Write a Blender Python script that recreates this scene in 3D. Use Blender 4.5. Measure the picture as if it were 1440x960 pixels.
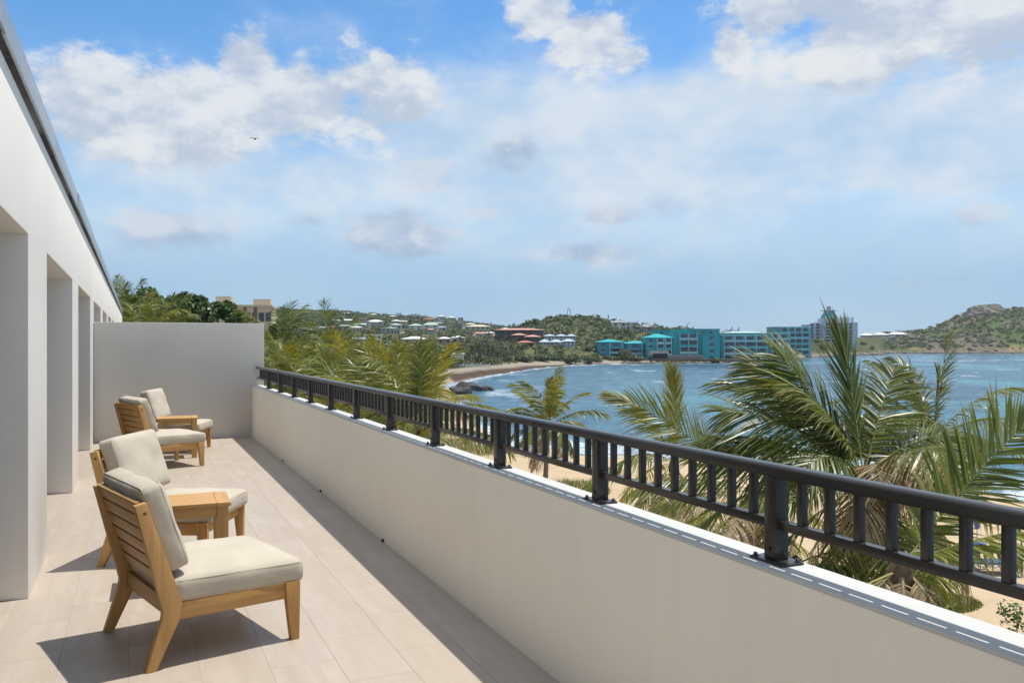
import bpy, bmesh, math, random
import numpy as np
from mathutils import Vector, Matrix

S = bpy.context.scene
for o in list(bpy.data.objects):
    bpy.data.objects.remove(o)
COL = S.collection
R_ = math.radians

# ------------------------------------------------------------------ camera
FPX = 1215.0                       # focal length in photo pixels (1440 wide)
YAW = math.atan2(530.0, FPX)       # terrace direction vanishes left of centre
CS, SN = math.cos(YAW), math.sin(YAW)
EYE = 1.6
HOR = 482.5
cam_d = bpy.data.cameras.new('camera')
cam_d.sensor_width = 36.0
cam_d.lens = FPX / 1440.0 * 36.0
cam_d.shift_y = 2.5 / 1440.0
cam_d.clip_start = 0.05
cam_d.clip_end = 20000.0
cam = bpy.data.objects.new('camera', cam_d)
COL.objects.link(cam)
cam.location = (0, 0, EYE)
cam.rotation_euler = (R_(90), 0, -YAW)
S.camera = cam

# ------------------------------------------------------------------ exposure
S.view_settings.view_transform = 'Standard'
S.view_settings.look = 'None'
S.view_settings.gamma = 1.0
S.view_settings.exposure = 0.15
S.render.engine = 'CYCLES'
S.cycles.max_bounces = 7
S.cycles.transparent_max_bounces = 4
S.cycles.sample_clamp_indirect = 6.0
S.cycles.caustics_reflective = False
S.cycles.caustics_refractive = False
S.cycles.use_denoising = True

# ------------------------------------------------------------------ sun
SUNV = Vector((0.335, 0.055, 1.0)).normalized()      # towards the sun
sun_d = bpy.data.lights.new('sun', 'SUN')
sun_d.energy = 4.5
sun_d.angle = R_(0.53)
sun_d.color = (1.0, 0.955, 0.88)
sun = bpy.data.objects.new('sun', sun_d)
COL.objects.link(sun)
sun.rotation_euler = SUNV.to_track_quat('Z', 'Y').to_euler()
sun.location = SUNV * 60

# ------------------------------------------------------------------ world: sky + clouds
W = bpy.data.worlds.new('World')
S.world = W
W.use_nodes = True
nt = W.node_tree
W.cycles.sampling_method = 'MANUAL'
W.cycles.sample_map_resolution = 256
nt.nodes.clear()


def N(t, **kw):
    n = nt.nodes.new(t)
    for k, v in kw.items():
        setattr(n, k, v)
    return n


def put(sock, v):
    if isinstance(v, bpy.types.NodeSocket):
        nt.links.new(v, sock)
    else:
        sock.default_value = v


def M(op, a, b=0.0, c=0.0, clamp=False):
    n = N('ShaderNodeMath', operation=op, use_clamp=clamp)
    put(n.inputs[0], a)
    put(n.inputs[1], b)
    put(n.inputs[2], c)
    return n.outputs[0]


def smooth(v, lo, hi):
    n = N('ShaderNodeMapRange', interpolation_type='SMOOTHSTEP')
    put(n.inputs[0], v)
    n.inputs[1].default_value = lo
    n.inputs[2].default_value = hi
    return n.outputs[0]


def mixc(f, a, b):
    n = N('ShaderNodeMix', data_type='RGBA')
    put(n.inputs[0], f)
    put(n.inputs[6], a)
    put(n.inputs[7], b)
    return n.outputs[2]


SKY_STRENGTH = 0.124
sky = N('ShaderNodeTexSky', sky_type='NISHITA', sun_disc=False)
sky.sun_elevation = math.asin(SUNV.z)
sky.sun_rotation = math.atan2(SUNV.x, SUNV.y)
sky.altitude = 0
sky.air_density = 1.0
sky.dust_density = 0.6
sky.ozone_density = 1.6
tc = N('ShaderNodeTexCoord')
rot = N('ShaderNodeVectorRotate', rotation_type='Z_AXIS')
put(rot.inputs['Vector'], tc.outputs['Generated'])
rot.inputs['Angle'].default_value = YAW          # azimuth 0 = out over the bay
sep = N('ShaderNodeSeparateXYZ')
put(sep.inputs[0], rot.outputs[0])
az = M('ARCTAN2', sep.outputs[0], sep.outputs[1])
el = M('ARCSINE', sep.outputs[2])
com = N('ShaderNodeCombineXYZ')
put(com.inputs[0], az)
put(com.inputs[1], M('MULTIPLY', el, 1.7))
P_ = com.outputs[0]


def noise(vec, scale, detail, rough=0.55, w=0.0, dist=0.0):
    n = N('ShaderNodeTexNoise', noise_dimensions='3D')
    va = N('ShaderNodeVectorMath', operation='ADD')
    put(va.inputs[0], vec)
    va.inputs[1].default_value = (0, 0, w)
    put(n.inputs['Vector'], va.outputs[0])
    n.inputs['Scale'].default_value = scale
    n.inputs['Detail'].default_value = detail
    n.inputs['Roughness'].default_value = rough
    n.inputs['Distortion'].default_value = dist
    return n.outputs['Fac']


def blob(px, py, wx, wy):
    u = (px - 720) / FPX
    v = (HOR - py) / FPX
    a0 = math.atan(u)
    e0 = math.atan(v * math.cos(a0))
    k = math.cos(a0) ** 2
    dx = M('MULTIPLY', M('SUBTRACT', az, a0), FPX / wx / k)
    dy = M('MULTIPLY', M('SUBTRACT', el, e0), FPX / wy / math.cos(a0))
    d2 = M('ADD', M('MULTIPLY', dx, dx), M('MULTIPLY', dy, dy))
    return M('DIVIDE', 1.0, M('ADD', 1.0, M('POWER', d2, 1.45)))


def union(lst):
    acc = None
    for b in lst:
        s = b[4] if len(b) > 4 else 1.0
        m = blob(*b[:4])
        if s != 1.0:
            m = M('MULTIPLY', m, s)
        acc = m if acc is None else M('MAXIMUM', acc, m)
    return acc


cum = union([(120, 130, 105, 62), (250, 150, 140, 62), (350, 95, 50, 46), (430, 150, 130, 62), (535, 140, 75, 66),
             (535, 85, 24, 20, .9), (200, 185, 190, 48), (760, 20, 55, 30, .88), (830, 52, 62, 40, .9), (888, 80, 36, 20, .8),
             (1030, 65, 32, 38, .85), (1130, 5, 130, 46), (1260, 35, 170, 62), (1210, 80, 120, 40), (1400, 40, 110, 66)])
low = union([(560, 335, 75, 38), (720, 222, 48, 36, .9), (605, 240, 50, 36, .8), (235, 325, 85, 34, .9), (680, 300, 26, 14, .8),
             (820, 355, 110, 18, .8), (870, 302, 60, 14, .7), (1385, 302, 60, 26, .7), (1290, 395, 90, 22, .7), (940, 290, 50, 22, .6), (430, 312, 40, 14, .7)])
veil = union([(1010, 170, 300, 58), (1300, 200, 300, 90), (720, 190, 240, 80, .9), (420, 260, 420, 80, .7),
              (900, 260, 520, 120, .8), (1180, 100, 240, 50, .7)])
n_big = noise(P_, 3.2, 3, .5, 3.1)
n_mid = noise(P_, 9.0, 6, .58, 7.7)
n_fin = noise(P_, 30.0, 4, .6, 1.3)
# clouds elsewhere in the sky (same kind as in view), cover raised for white fill light
outside = M('MULTIPLY', smooth(n_big, .47, .62), .9)
az_far = smooth(M('ABSOLUTE', az), .56, .72)
el_far = smooth(el, .38, .47)
out_m = M('MULTIPLY', outside, M('MAXIMUM', az_far, el_far))
el_lim = M('SUBTRACT', 1.0, M('MULTIPLY', smooth(el, .9, 1.2), .3))
cum = M('MAXIMUM', cum, M('MULTIPLY', out_m, el_lim))
nn = M('ADD', M('MULTIPLY', M('SUBTRACT', n_mid, .5), 1.5), M('MULTIPLY', M('SUBTRACT', n_fin, .5), .75))
d_cum = smooth(M('ADD', cum, M('MULTIPLY', nn, 1.12)), .38, .78)
d_cum = M('MULTIPLY', d_cum, .93)
d_low = M('MULTIPLY', smooth(M('ADD', low, M('MULTIPLY', nn, 1.2)), .38, .92), .82)
horizon_veil = M('MULTIPLY', smooth(el, .34, .06), .90)
veil = M('MAXIMUM', veil, M('MULTIPLY', M('MAXIMUM', az_far, el_far), .55))  # veil added out of view to lift the fill light
vn = M('MULTIPLY', M('SUBTRACT', n_big, .5), 1.1)
d_veil = M('MULTIPLY', smooth(M('ADD', M('ADD', veil, vn), M('MULTIPLY', nn, .42)), .06, .78), .92)
d_veil = M('MAXIMUM', d_veil, horizon_veil)
# light on the clouds: tops towards the sun bright, bases grey-blue
off = N('ShaderNodeVectorMath', operation='ADD')
put(off.inputs[0], P_)
off.inputs[1].default_value = (0.012, 0.045, 0)
n_up = noise(off.outputs[0], 9.0, 4, .58, 7.7)
shade = smooth(M('ADD', M('SUBTRACT', n_mid, n_up), M('MULTIPLY', M('SUBTRACT', n_fin, .5), .10)), -.13, .13)
c_white = (5.75, 5.95, 6.15, 1)
c_grey = (3.7, 4.3, 5.2, 1)
cumcol = mixc(shade, c_grey, c_white)
veilcol = mixc(smooth(n_mid, .3, .7), (3.5, 4.65, 6.0, 1), (5.25, 5.75, 6.25, 1))
horcol = mixc(smooth(n_big, .35, .65), (2.35, 3.75, 5.45, 1), (2.75, 4.1, 5.6, 1))
veilcol = mixc(smooth(el, .17, .05), veilcol, horcol)
lowcol = mixc(shade, (2.75, 3.5, 4.75, 1), (4.7, 5.15, 5.8, 1))
hsv = N('ShaderNodeHueSaturation')
hsv.inputs['Saturation'].default_value = 1.32
hsv.inputs['Value'].default_value = 1.22
put(hsv.inputs['Color'], sky.outputs[0])
c1 = mixc(d_veil, hsv.outputs[0], veilcol)
c2 = mixc(d_low, c1, lowcol)
c3 = mixc(d_cum, c2, cumcol)
# below the horizon only plain sky colour
bg = N('ShaderNodeBackground')
bg.inputs['Strength'].default_value = SKY_STRENGTH
put(bg.inputs['Color'], c3)
out = N('ShaderNodeOutputWorld')
nt.links.new(bg.outputs[0], out.inputs[0])


# ------------------------------------------------------------------ helpers
def wpt(px, py, F):
    """world point seen at photo pixel (px,py) at depth F"""
    u = (px - 720) / FPX
    v = (HOR - py) / FPX
    r = u * F
    return Vector((r * CS + F * SN, F * CS - r * SN, EYE + v * F))


def rf(r, F, z=0.0):
    return Vector((r * CS + F * SN, F * CS - r * SN, z))


def tag(o, label=None, cat=None, group=None, kind=None):
    if label:
        o['label'] = label
    if cat:
        o['category'] = cat
    if group:
        o['group'] = group
    if kind:
        o['kind'] = kind
    return o


def empty(name, loc=(0, 0, 0), rz=0.0, label=None, cat=None, group=None, parent=None):
    o = bpy.data.objects.new(name, None)
    o.empty_display_size = 0.2
    COL.objects.link(o)
    o.location = loc
    o.rotation_euler = (0, 0, rz)
    if parent:
        o.parent = parent
    return tag(o, label, cat, group)


def link(name, me, parent=None, mat=None):
    if mat is not None and len(me.materials) == 0:
        me.materials.append(mat)
    o = bpy.data.objects.new(name, me)
    COL.objects.link(o)
    if parent is not None:
        o.parent = parent
    return o


def copy_tree(o, parent=None):
    c = o.copy()
    COL.objects.link(c)
    c.parent = parent
    for ch in o.children:
        copy_tree(ch, c)
    return c


class MB:
    def __init__(s):
        s.v = []
        s.f = []

    def add(s, vs, fs):
        b = len(s.v)
        s.v += [tuple(p) for p in vs]
        s.f += [tuple(i + b for i in f) for f in fs]
        return s

    def box(s, x0, x1, y0, y1, z0, z1):
        return s.add([(x0, y0, z0), (x1, y0, z0), (x1, y1, z0), (x0, y1, z0), (x0, y0, z1), (x1, y0, z1), (x1, y1, z1), (x0, y1, z1)],
                     [(0, 3, 2, 1), (4, 5, 6, 7), (0, 1, 5, 4), (1, 2, 6, 5), (2, 3, 7, 6), (3, 0, 4, 7)])

    def prism_y(s, poly, y0, y1):
        n = len(poly)
        vs = [(x, y0, z) for x, z in poly] + [(x, y1, z) for x, z in poly]
        fs = [tuple(range(n - 1, -1, -1)), tuple(range(n, 2 * n))]
        fs += [(i, (i + 1) % n, n + (i + 1) % n, n + i) for i in range(n)]
        fs = [tuple(reversed(f)) for f in fs]
        return s.add(vs, fs)

    def tube(s, pts, rad, n=6, closed=False):
        pts = [Vector(p) for p in pts]
        m = len(pts)
        b = len(s.v)
        for i, p in enumerate(pts):
            if closed:
                t = pts[(i + 1) % m] - pts[i - 1]
            else:
                t = pts[min(i + 1, m - 1)] - pts[max(i - 1, 0)]
            t.normalize()
            ref = Vector((0, 0, 1)) if abs(t.z) < .9 else Vector((1, 0, 0))
            a = t.cross(ref).normalized()
            c = a.cross(t)
            r = rad[i] if isinstance(rad, (list, tuple)) else rad
            for k in range(n):
                an = 2 * math.pi * k / n
                s.v.append(tuple(p + a * math.cos(an) * r + c * math.sin(an) * r))
        rng = m if closed else m - 1
        for i in range(rng):
            j = (i + 1) % m
            for k in range(n):
                k2 = (k + 1) % n
                s.f.append((b + i * n + k, b + i * n + k2, b + j * n + k2, b + j * n + k))
        if not closed:
            s.f.append(tuple(b + k for k in range(n - 1, -1, -1)))
            s.f.append(tuple(b + (m - 1) * n + k for k in range(n)))
        return s

    def cyl(s, c, r, z0, z1, n=12, r2=None):
        return s.tube([(c[0], c[1], z0), (c[0], c[1], z1)], [r, r if r2 is None else r2], n)

    def mesh(s, name, mat=None, bevel=0.0, seg=2, smooth=False):
        me = bpy.data.meshes.new(name)
        me.from_pydata(s.v, [], s.f)
        bm = bmesh.new()
        bm.from_mesh(me)
        bmesh.ops.recalc_face_normals(bm, faces=bm.faces)
        if bevel > 0:
            es = [e for e in bm.edges if e.is_manifold and e.calc_face_angle(0) > .5]
            bmesh.ops.bevel(bm, geom=es, offset=bevel, segments=seg, affect='EDGES', profile=.6)
        bm.to_mesh(me)
        bm.free()
        if smooth or bevel > 0:
            for p in me.polygons:
                p.use_smooth = True
            if not smooth:
                try:
                    me.set_sharp_from_angle(angle=R_(32))
                except Exception:
                    pass
        if mat is not None:
            me.materials.append(mat)
        return me

    def build(s, name, mat=None, parent=None, bevel=0.0, smooth=False, seg=2):
        return link(name, s.mesh(name, mat, bevel, seg, smooth), parent)


def np_mesh(name, verts, quads, mat=None, smooth=False, attrs=None, tris=None):
    me = bpy.data.meshes.new(name)
    verts = np.asarray(verts, dtype=np.float32).reshape(-1, 3)
    me.vertices.add(len(verts))
    me.vertices.foreach_set('co', verts.ravel())
    loops, starts = [], []
    pos = 0
    if quads is not None and len(quads):
        quads = np.asarray(quads, dtype=np.int32).reshape(-1, 4)
        loops.append(quads.ravel())
        starts.append(np.arange(len(quads), dtype=np.int32) * 4)
        pos = len(quads) * 4
    if tris is not None and len(tris):
        tris = np.asarray(tris, dtype=np.int32).reshape(-1, 3)
        loops.append(tris.ravel())
        starts.append(pos + np.arange(len(tris), dtype=np.int32) * 3)
    loops = np.concatenate(loops)
    starts = np.concatenate(starts)
    me.loops.add(len(loops))
    me.loops.foreach_set('vertex_index', loops)
    me.polygons.add(len(starts))
    me.polygons.foreach_set('loop_start', starts)
    if smooth:
        me.polygons.foreach_set('use_smooth', np.ones(len(starts), dtype=bool))
    me.update(calc_edges=True)
    me.validate()
    for k, a in (attrs or {}).items():
        a = np.asarray(a, dtype=np.float32)
        if a.ndim == 1:
            at = me.attributes.new(k, 'FLOAT', 'POINT')
            at.data.foreach_set('value', a)
        else:
            at = me.attributes.new(k, 'FLOAT_COLOR', 'POINT')
            if a.shape[1] == 3:
                a = np.concatenate([a, np.ones((len(a), 1), np.float32)], 1)
            at.data.foreach_set('color', a.ravel())
    if mat is not None:
        me.materials.append(mat)
    return me


# value noise in numpy
_rs = np.random.RandomState(11)
_TAB = _rs.rand(256, 256).astype(np.float32)


def vnoise(x, y):
    xi = np.floor(x).astype(int)
    yi = np.floor(y).astype(int)
    fx = x - xi
    fy = y - yi
    fx = fx * fx * (3 - 2 * fx)
    fy = fy * fy * (3 - 2 * fy)
    a = _TAB[xi & 255, yi & 255]
    b = _TAB[(xi + 1) & 255, yi & 255]
    c = _TAB[xi & 255, (yi + 1) & 255]
    d = _TAB[(xi + 1) & 255, (yi + 1) & 255]
    return (a * (1 - fx) + b * fx) * (1 - fy) + (c * (1 - fx) + d * fx) * fy


def fbm(x, y, o=4):
    s = 0
    a = 1.0
    t = 0
    for i in range(o):
        s = s + a * (vnoise(x * 2 ** i + 17.3 * i, y * 2 ** i + 9.1 * i) - .5)
        t += a
        a *= .5
    return s / t * 2


# ------------------------------------------------------------------ materials
class Mat:
    """tiny node-material builder"""

    def __init__(s, name):
        s.m = bpy.data.materials.new(name)
        s.m.use_nodes = True
        s.t = s.m.node_tree
        s.t.nodes.clear()
        s.out = s.n('ShaderNodeOutputMaterial')
        s.b = s.n('ShaderNodeBsdfPrincipled')
        s.t.links.new(s.b.outputs[0], s.out.inputs[0])
        s._tc = None

    def n(s, t, **kw):
        n = s.t.nodes.new(t)
        for k, v in kw.items():
            setattr(n, k, v)
        return n

    def put(s, sock, v):
        if isinstance(v, bpy.types.NodeSocket):
            s.t.links.new(v, sock)
        elif isinstance(v, (tuple, list)) and len(v) == 3 and sock.type == 'RGBA':
            sock.default_value = (*v, 1)
        else:
            sock.default_value = v

    def set(s, **kw):
        nm = {'color': 'Base Color', 'rough': 'Roughness', 'metal': 'Metallic', 'spec': 'Specular IOR Level', 'normal': 'Normal',
              'coat': 'Coat Weight', 'trans': 'Transmission Weight', 'ior': 'IOR', 'emit': 'Emission Color', 'estr': 'Emission Strength', 'sheen': 'Sheen Weight', 'alpha': 'Alpha'}
        for k, v in kw.items():
            s.put(s.b.inputs[nm[k]], v)
        return s

    def coord(s, kind='Object', scale=(1, 1, 1), loc=(0, 0, 0), rot=(0, 0, 0)):
        if s._tc is None:
            s._tc = s.n('ShaderNodeTexCoord')
        mp = s.n('ShaderNodeMapping')
        s.t.links.new(s._tc.outputs[kind], mp.inputs[0])
        mp.inputs['Scale'].default_value = scale
        mp.inputs['Location'].default_value = loc
        mp.inputs['Rotation'].default_value = rot
        return mp.outputs[0]

    def noise(s, vec, scale=5, detail=4, rough=.5, dist=0.0):
        n = s.n('ShaderNodeTexNoise')
        s.put(n.inputs['Vector'], vec)
        n.inputs['Scale'].default_value = scale
        n.inputs['Detail'].default_value = detail
        n.inputs['Roughness'].default_value = rough
        n.inputs['Distortion'].default_value = dist
        return n.outputs['Fac']

    def ramp(s, fac, stops):
        r = s.n('ShaderNodeValToRGB')
        s.put(r.inputs[0], fac)
        e = r.color_ramp.elements
        while len(e) > len(stops):
            e.remove(e[-1])
        while len(e) < len(stops):
            e.new(.5)
        for el_, (p, c) in zip(e, stops):
            el_.position = p
            el_.color = (*c, 1) if len(c) == 3 else c
        return r.outputs[0]

    def mix(s, f, a, b, blend='MIX'):
        n = s.n('ShaderNodeMix', data_type='RGBA', blend_type=blend)
        s.put(n.inputs[0], f)
        s.put(n.inputs[6], a)
        s.put(n.inputs[7], b)
        return n.outputs[2]

    def math(s, op, a, b=0.0, clamp=False):
        n = s.n('ShaderNodeMath', operation=op, use_clamp=clamp)
        s.put(n.inputs[0], a)
        s.put(n.inputs[1], b)
        return n.outputs[0]

    def rng(s, v, a, b, c=0.0, d=1.0, st='LINEAR'):
        n = s.n('ShaderNodeMapRange', interpolation_type=st)
        s.put(n.inputs[0], v)
        for i, q in enumerate((a, b, c, d)):
            n.inputs[i + 1].default_value = q
        return n.outputs[0]

    def attr(s, name, out='Fac'):
        n = s.n('ShaderNodeAttribute', attribute_name=name)
        return n.outputs[out]

    def rand(s):
        n = s.n('ShaderNodeObjectInfo')
        return n.outputs['Random']

    def bump(s, h, strength=.3, dist=.01, nrm=None):
        b = s.n('ShaderNodeBump')
        s.put(b.inputs['Height'], h)
        b.inputs['Strength'].default_value = strength
        b.inputs['Distance'].default_value = dist
        if nrm is not None:
            s.put(b.inputs['Normal'], nrm)
        return b.outputs[0]


def stucco(name, col, var=.05, bump=.25, sc=160):
    a = Mat(name)
    g = a.coord('Object')
    big = a.noise(g, 1.1, 5, .6)
    c = a.mix(a.rng(big, .35, .7), tuple(x * (1 - var) for x in col), col)
    streak = a.noise(a.coord('Object', (6, 6, .35)), 1.0, 5, .65)
    c = a.mix(a.rng(streak, .52, .8, 0, .34), c, tuple(x * .82 for x in col))
    fine = a.noise(g, sc, 3, .6)
    med = a.noise(g, 9, 4, .5)
    h = a.math('ADD', a.math('MULTIPLY', fine, .3), med)
    a.set(color=c, rough=.85, spec=.25, normal=a.bump(h, bump, .006))
    return a.m


def plain(name, col, rough=.6, var=.12, sc=3.0, metal=0.0, spec=.4):
    a = Mat(name)
    n_ = a.noise(a.coord('Object'), sc, 4, .6)
    c = a.mix(a.rng(n_, .3, .7), tuple(x * (1 - var) for x in col), tuple(min(1, x * (1 + var * .6)) for x in col))
    a.set(color=c, rough=rough, metal=metal, spec=spec)
    return a.m


def wood(name, axis):
    a = Mat(name)
    sc = [26, 26, 26]
    sc[axis] = 1.6
    jit = a.math('MULTIPLY', a.rand(), 9.0)
    tcn = a.n('ShaderNodeTexCoord')
    ad = a.n('ShaderNodeVectorMath', operation='ADD')
    a.t.links.new(tcn.outputs['Object'], ad.inputs[0])
    a.put(ad.inputs[1], jit)
    mp = a.n('ShaderNodeMapping')
    a.t.links.new(ad.outputs[0], mp.inputs[0])
    mp.inputs['Scale'].default_value = sc
    g1 = a.noise(mp.outputs[0], 1.0, 5, .6, .6)
    mp2 = a.n('ShaderNodeMapping')
    a.t.links.new(ad.outputs[0], mp2.inputs[0])
    mp2.inputs['Scale'].default_value = [x * 5 for x in sc]
    g2 = a.noise(mp2.outputs[0], 1.0, 3, .6)
    c = a.ramp(g1, [(.25, (.32, .17, .055)), (.5, (.465, .26, .088)), (.75, (.555, .335, .13))])
    c = a.mix(a.rng(g2, .5, .75, 0, .35), c, (.27, .13, .045))
    tone = a.rng(a.rand(), 0, 1, 0, .35)
    c = a.mix(tone, c, (.56, .33, .125))
    a.set(color=c, rough=.48, spec=.4, normal=a.bump(g2, .12, .002))
    return a.m


WOODX, WOODY, WOODZ = wood('teak_x', 0), wood('teak_y', 1), wood('teak_z', 2)
M_FACADE = stucco('facade_stucco', (.79, .765, .715), .05, .22)
M_PARAPET = stucco('parapet_stucco', (.84, .80, .71), .05, .28)
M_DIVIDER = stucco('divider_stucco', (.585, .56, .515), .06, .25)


def tile_mat():
    a = Mat('porcelain_tile')
    jit = a.math('MULTIPLY', a.rand(), 37.0)
    tcn = a.n('ShaderNodeTexCoord')
    ad = a.n('ShaderNodeVectorMath', operation='ADD')
    a.t.links.new(tcn.outputs['Object'], ad.inputs[0])
    a.put(ad.inputs[1], jit)
    mp = a.n('ShaderNodeMapping')
    a.t.links.new(ad.outputs[0], mp.inputs[0])
    mp.inputs['Scale'].default_value = (14, 1.5, 5)
    g = a.noise(mp.outputs[0], 1.0, 5, .6, .5)
    g2 = a.noise(ad.outputs[0], 2.2, 4, .6)
    c = a.ramp(g, [(.3, (.385, .33, .272)), (.5, (.43, .37, .308)), (.72, (.48, .42, .36))])
    c = a.mix(a.rng(g2, .4, .75, 0, .4), c, (.38, .315, .245))
    c = a.mix(a.rng(a.rand(), 0, 1, 0, .45), c, (.40, .335, .27))
    dust = a.noise(a.coord('Object'), 40, 3, .6)
    r = a.rng(g2, .3, .7, .36, .5)
    a.set(color=c, rough=r, spec=.45, normal=a.bump(dust, .05, .002))
    return a.m


M_TILE = tile_mat()
M_GROUT = plain('grout', (.36, .31, .25), .9, .1, 8)


def fabric():
    a = Mat('outdoor_canvas')
    g = a.coord('Object')
    w1 = a.noise(a.coord('Object', (900, 90, 90)), 1, 2)
    w2 = a.noise(a.coord('Object', (90, 900, 90)), 1, 2)
    big = a.noise(g, 5, 4, .55)
    c = a.mix(a.rng(big, .35, .7), (.45, .40, .318), (.495, .445, .36))
    wr = a.noise(a.coord('Object', (3.0, 5.0, 4.0)), 2.2, 3, .5, .8)
    h = a.math('ADD', a.math('MULTIPLY', a.math('ADD', w1, w2), .06), wr)
    a.set(color=c, rough=.9, spec=.15, sheen=.15, normal=a.bump(h, .45, .012))
    return a.m


M_FABRIC = fabric()
M_PIPING = plain('canvas_piping', (.42, .36, .275), .85, .06, 20)


def railmetal():
    a = Mat('bronze_grey_powder_coat')
    g = a.coord('Object')
    n1 = a.noise(g, 350, 2)
    n2 = a.noise(g, 3, 4, .6)
    c = a.mix(a.rng(n2, .3, .7), (.034, .032, .029), (.044, .041, .037))
    a.set(color=c, rough=a.rng(n2, .3, .7, .16, .27), spec=.28, normal=a.bump(n1, .03, .001))
    return a.m


M_RAIL = railmetal()
M_BOLT = plain('steel_bolt', (.10, .10, .105), .35, .1, 10, .9)
M_DARK = plain('opening_shade', (.012, .012, .012), .8)


def flashing():
    a = Mat('galvanised_flashing')
    g = a.coord('Object', (1, 4, .6))
    n1 = a.noise(g, 2.0, 4, .6)
    c = a.mix(a.rng(n1, .3, .7), (.34, .37, .40), (.50, .52, .54))
    a.set(color=c, rough=a.rng(n1, .3, .7, .28, .45), metal=.75, spec=.5)
    return a.m


M_FLASH = flashing()
M_GLASS = Mat('door_glass').set(color=(.02, .03, .035), rough=.03, spec=.8).m
M_ALU = plain('door_aluminium', (.07, .07, .072), .4, .08, 6, .3)

# ================================================================== the terrace and its building
XF, XP, XO = -0.6136, 1.838, 2.007          # facade plane, parapet inner and outer face
XD = -0.99                                  # door plane inside the openings
YD = 15.35                                  # divider wall
OPEN = [(-.8, 2.1), (3.3, 6.18), (7.42, 10.35), (11.38, 14.35), (15.5, 18.6), (19.7, 22.6), (23.7, 26.5),
        (27.6, 30.5), (31.6, 34.5), (35.6, 38.5), (39.6, 42.5), (43.6, 46.5)]
Y_B0, Y_B1 = -4.0, 49.0
H_OPEN, H_WALL = 2.285, 3.06

bld = empty('terrace_building', (XF, 6, 0), 0, 'white stucco building with deep door openings and grey metal roof edge, left of terrace', 'building')


def bl(o):
    o.location = (-XF, -6, 0)
    return o


poly = [(Y_B0, 0)]
pts = [(Y_B0, -.0)]
for a, b in OPEN:
    pts += [(a, 0), (a, H_OPEN), (b, H_OPEN), (b, 0)]
pts += [(Y_B1, 0), (Y_B1, H_WALL), (Y_B0, H_WALL)]
n = len(pts)
mb = MB()
vs = [(XF, y, z) for y, z in pts] + [(XD - .25, y, z) for y, z in pts]
mb.add(vs, [tuple(range(n)), tuple(range(2 * n - 1, n - 1, -1))] + [(i, n + i, n + (i + 1) % n, (i + 1) % n) for i in range(n)])
bl(mb.build('wall', M_FACADE, bld, bevel=.007))
bl(MB().box(-9, XO - .004, Y_B0, Y_B1, -6.2, -.06).build('lower_storey', M_FACADE, bld))
bl(MB().box(-9, XD - .26, Y_B0 + .02, Y_B1 - .02, 2.9, 3.1).build('roof', plain('roof_membrane', (.45, .45, .44), .9), bld))
bl(MB().box(-9, -8.7, Y_B0, Y_B1, -.05, 2.89).build('rear_wall', M_FACADE, bld))
bl(MB().box(XF - .3, XF - .012, Y_B0 + .01, Y_B1 - .01, H_WALL + .002, H_WALL + .03).build('shadow_joint', plain('stucco_edge_shade', (.20, .17, .13), .9), bld))  # tan stucco edge, darkened with the shade of the gap under the flashing
# roof edge flashing panels
fl_me = {}
y = 7.8 - 12.0
rngf = random.Random(4)
while y < Y_B1 - .2:
    L = min(3.0, Y_B1 - y) - .006
    if L not in fl_me:
        m_ = MB()
        m_.box(-.30, .030, 0, L, .168, .180)
        m_.box(.024, .030, 0, L, 0, .168)
        m_.box(.030, .042, 0, L, -.002, .008)
        fl_me[L] = m_.mesh('flashing_panel', M_FLASH, .0015)
    o = link('flashing_panel', fl_me[L], bld)
    o.location = (rngf.uniform(-.002, .003), y - 6, H_WALL + .032 + rngf.uniform(-.002, .002))
    o.rotation_euler = (0, R_(rngf.uniform(-1, 1)), 0)
    y += 3.0
# sliding doors at the back of every opening
for i, (a, b) in enumerate(OPEN):
    d = empty('sliding_door', (XD - XF + .03, a - 6, 0), 0, parent=bld)
    w = b - a
    half = w / 2
    MB().box(0, .05, 0, w, H_OPEN - .06, H_OPEN - .002).box(0, .05, 0, w, 0.002, .04).box(0, .05, 0, .05, .04, H_OPEN - .06)\
        .box(0, .05, w - .05, w, .04, H_OPEN - .06).box(-.01, .055, half - .04, half + .04, .04, H_OPEN - .06).build('frame', M_ALU, d, .003)
    for k in range(2):
        MB().box(.015, .025, .051 + k * (half - .01), half - .041 + k * (half - .01), .041, H_OPEN - .061).build('pane', M_GLASS, d)
    MB().box(.055, .09, half - .015, half + .015, .95, 1.15).build('handle', M_BOLT, d, .004)
# rooms behind the glass stay dark: a partition
bl(MB().box(XD - 2.5, XD - 2.4, Y_B0 + .1, Y_B1 - .1, 0.0, 2.88).build('inner_wall', plain('room_wall', (.35, .33, .30), .9), bld))

# floor: slab with every tile its own piece
slab = MB().box(XD - 2.4, XP + .1, Y_B0, Y_B1, -.05, -.0014).build('terrace_floor', M_GROUT)
tag(slab, kind='structure')
tile_cache = {}


def tile(x0, x1, y0, y1):
    g = .0012
    k = (round(x1 - x0, 3), round(y1 - y0, 3))
    if k[0] < .03 or k[1] < .03:
        return
    if k not in tile_cache:
        hx, hy = k[0] / 2 - g, k[1] / 2 - g
        tile_cache[k] = MB().box(-hx, hx, -hy, hy, -.009, 0).mesh('tile', M_TILE, .0008, 1)
    o = link('tile', tile_cache[k], slab)
    o.location = ((x0 + x1) / 2, (y0 + y1) / 2, 0)


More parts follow.
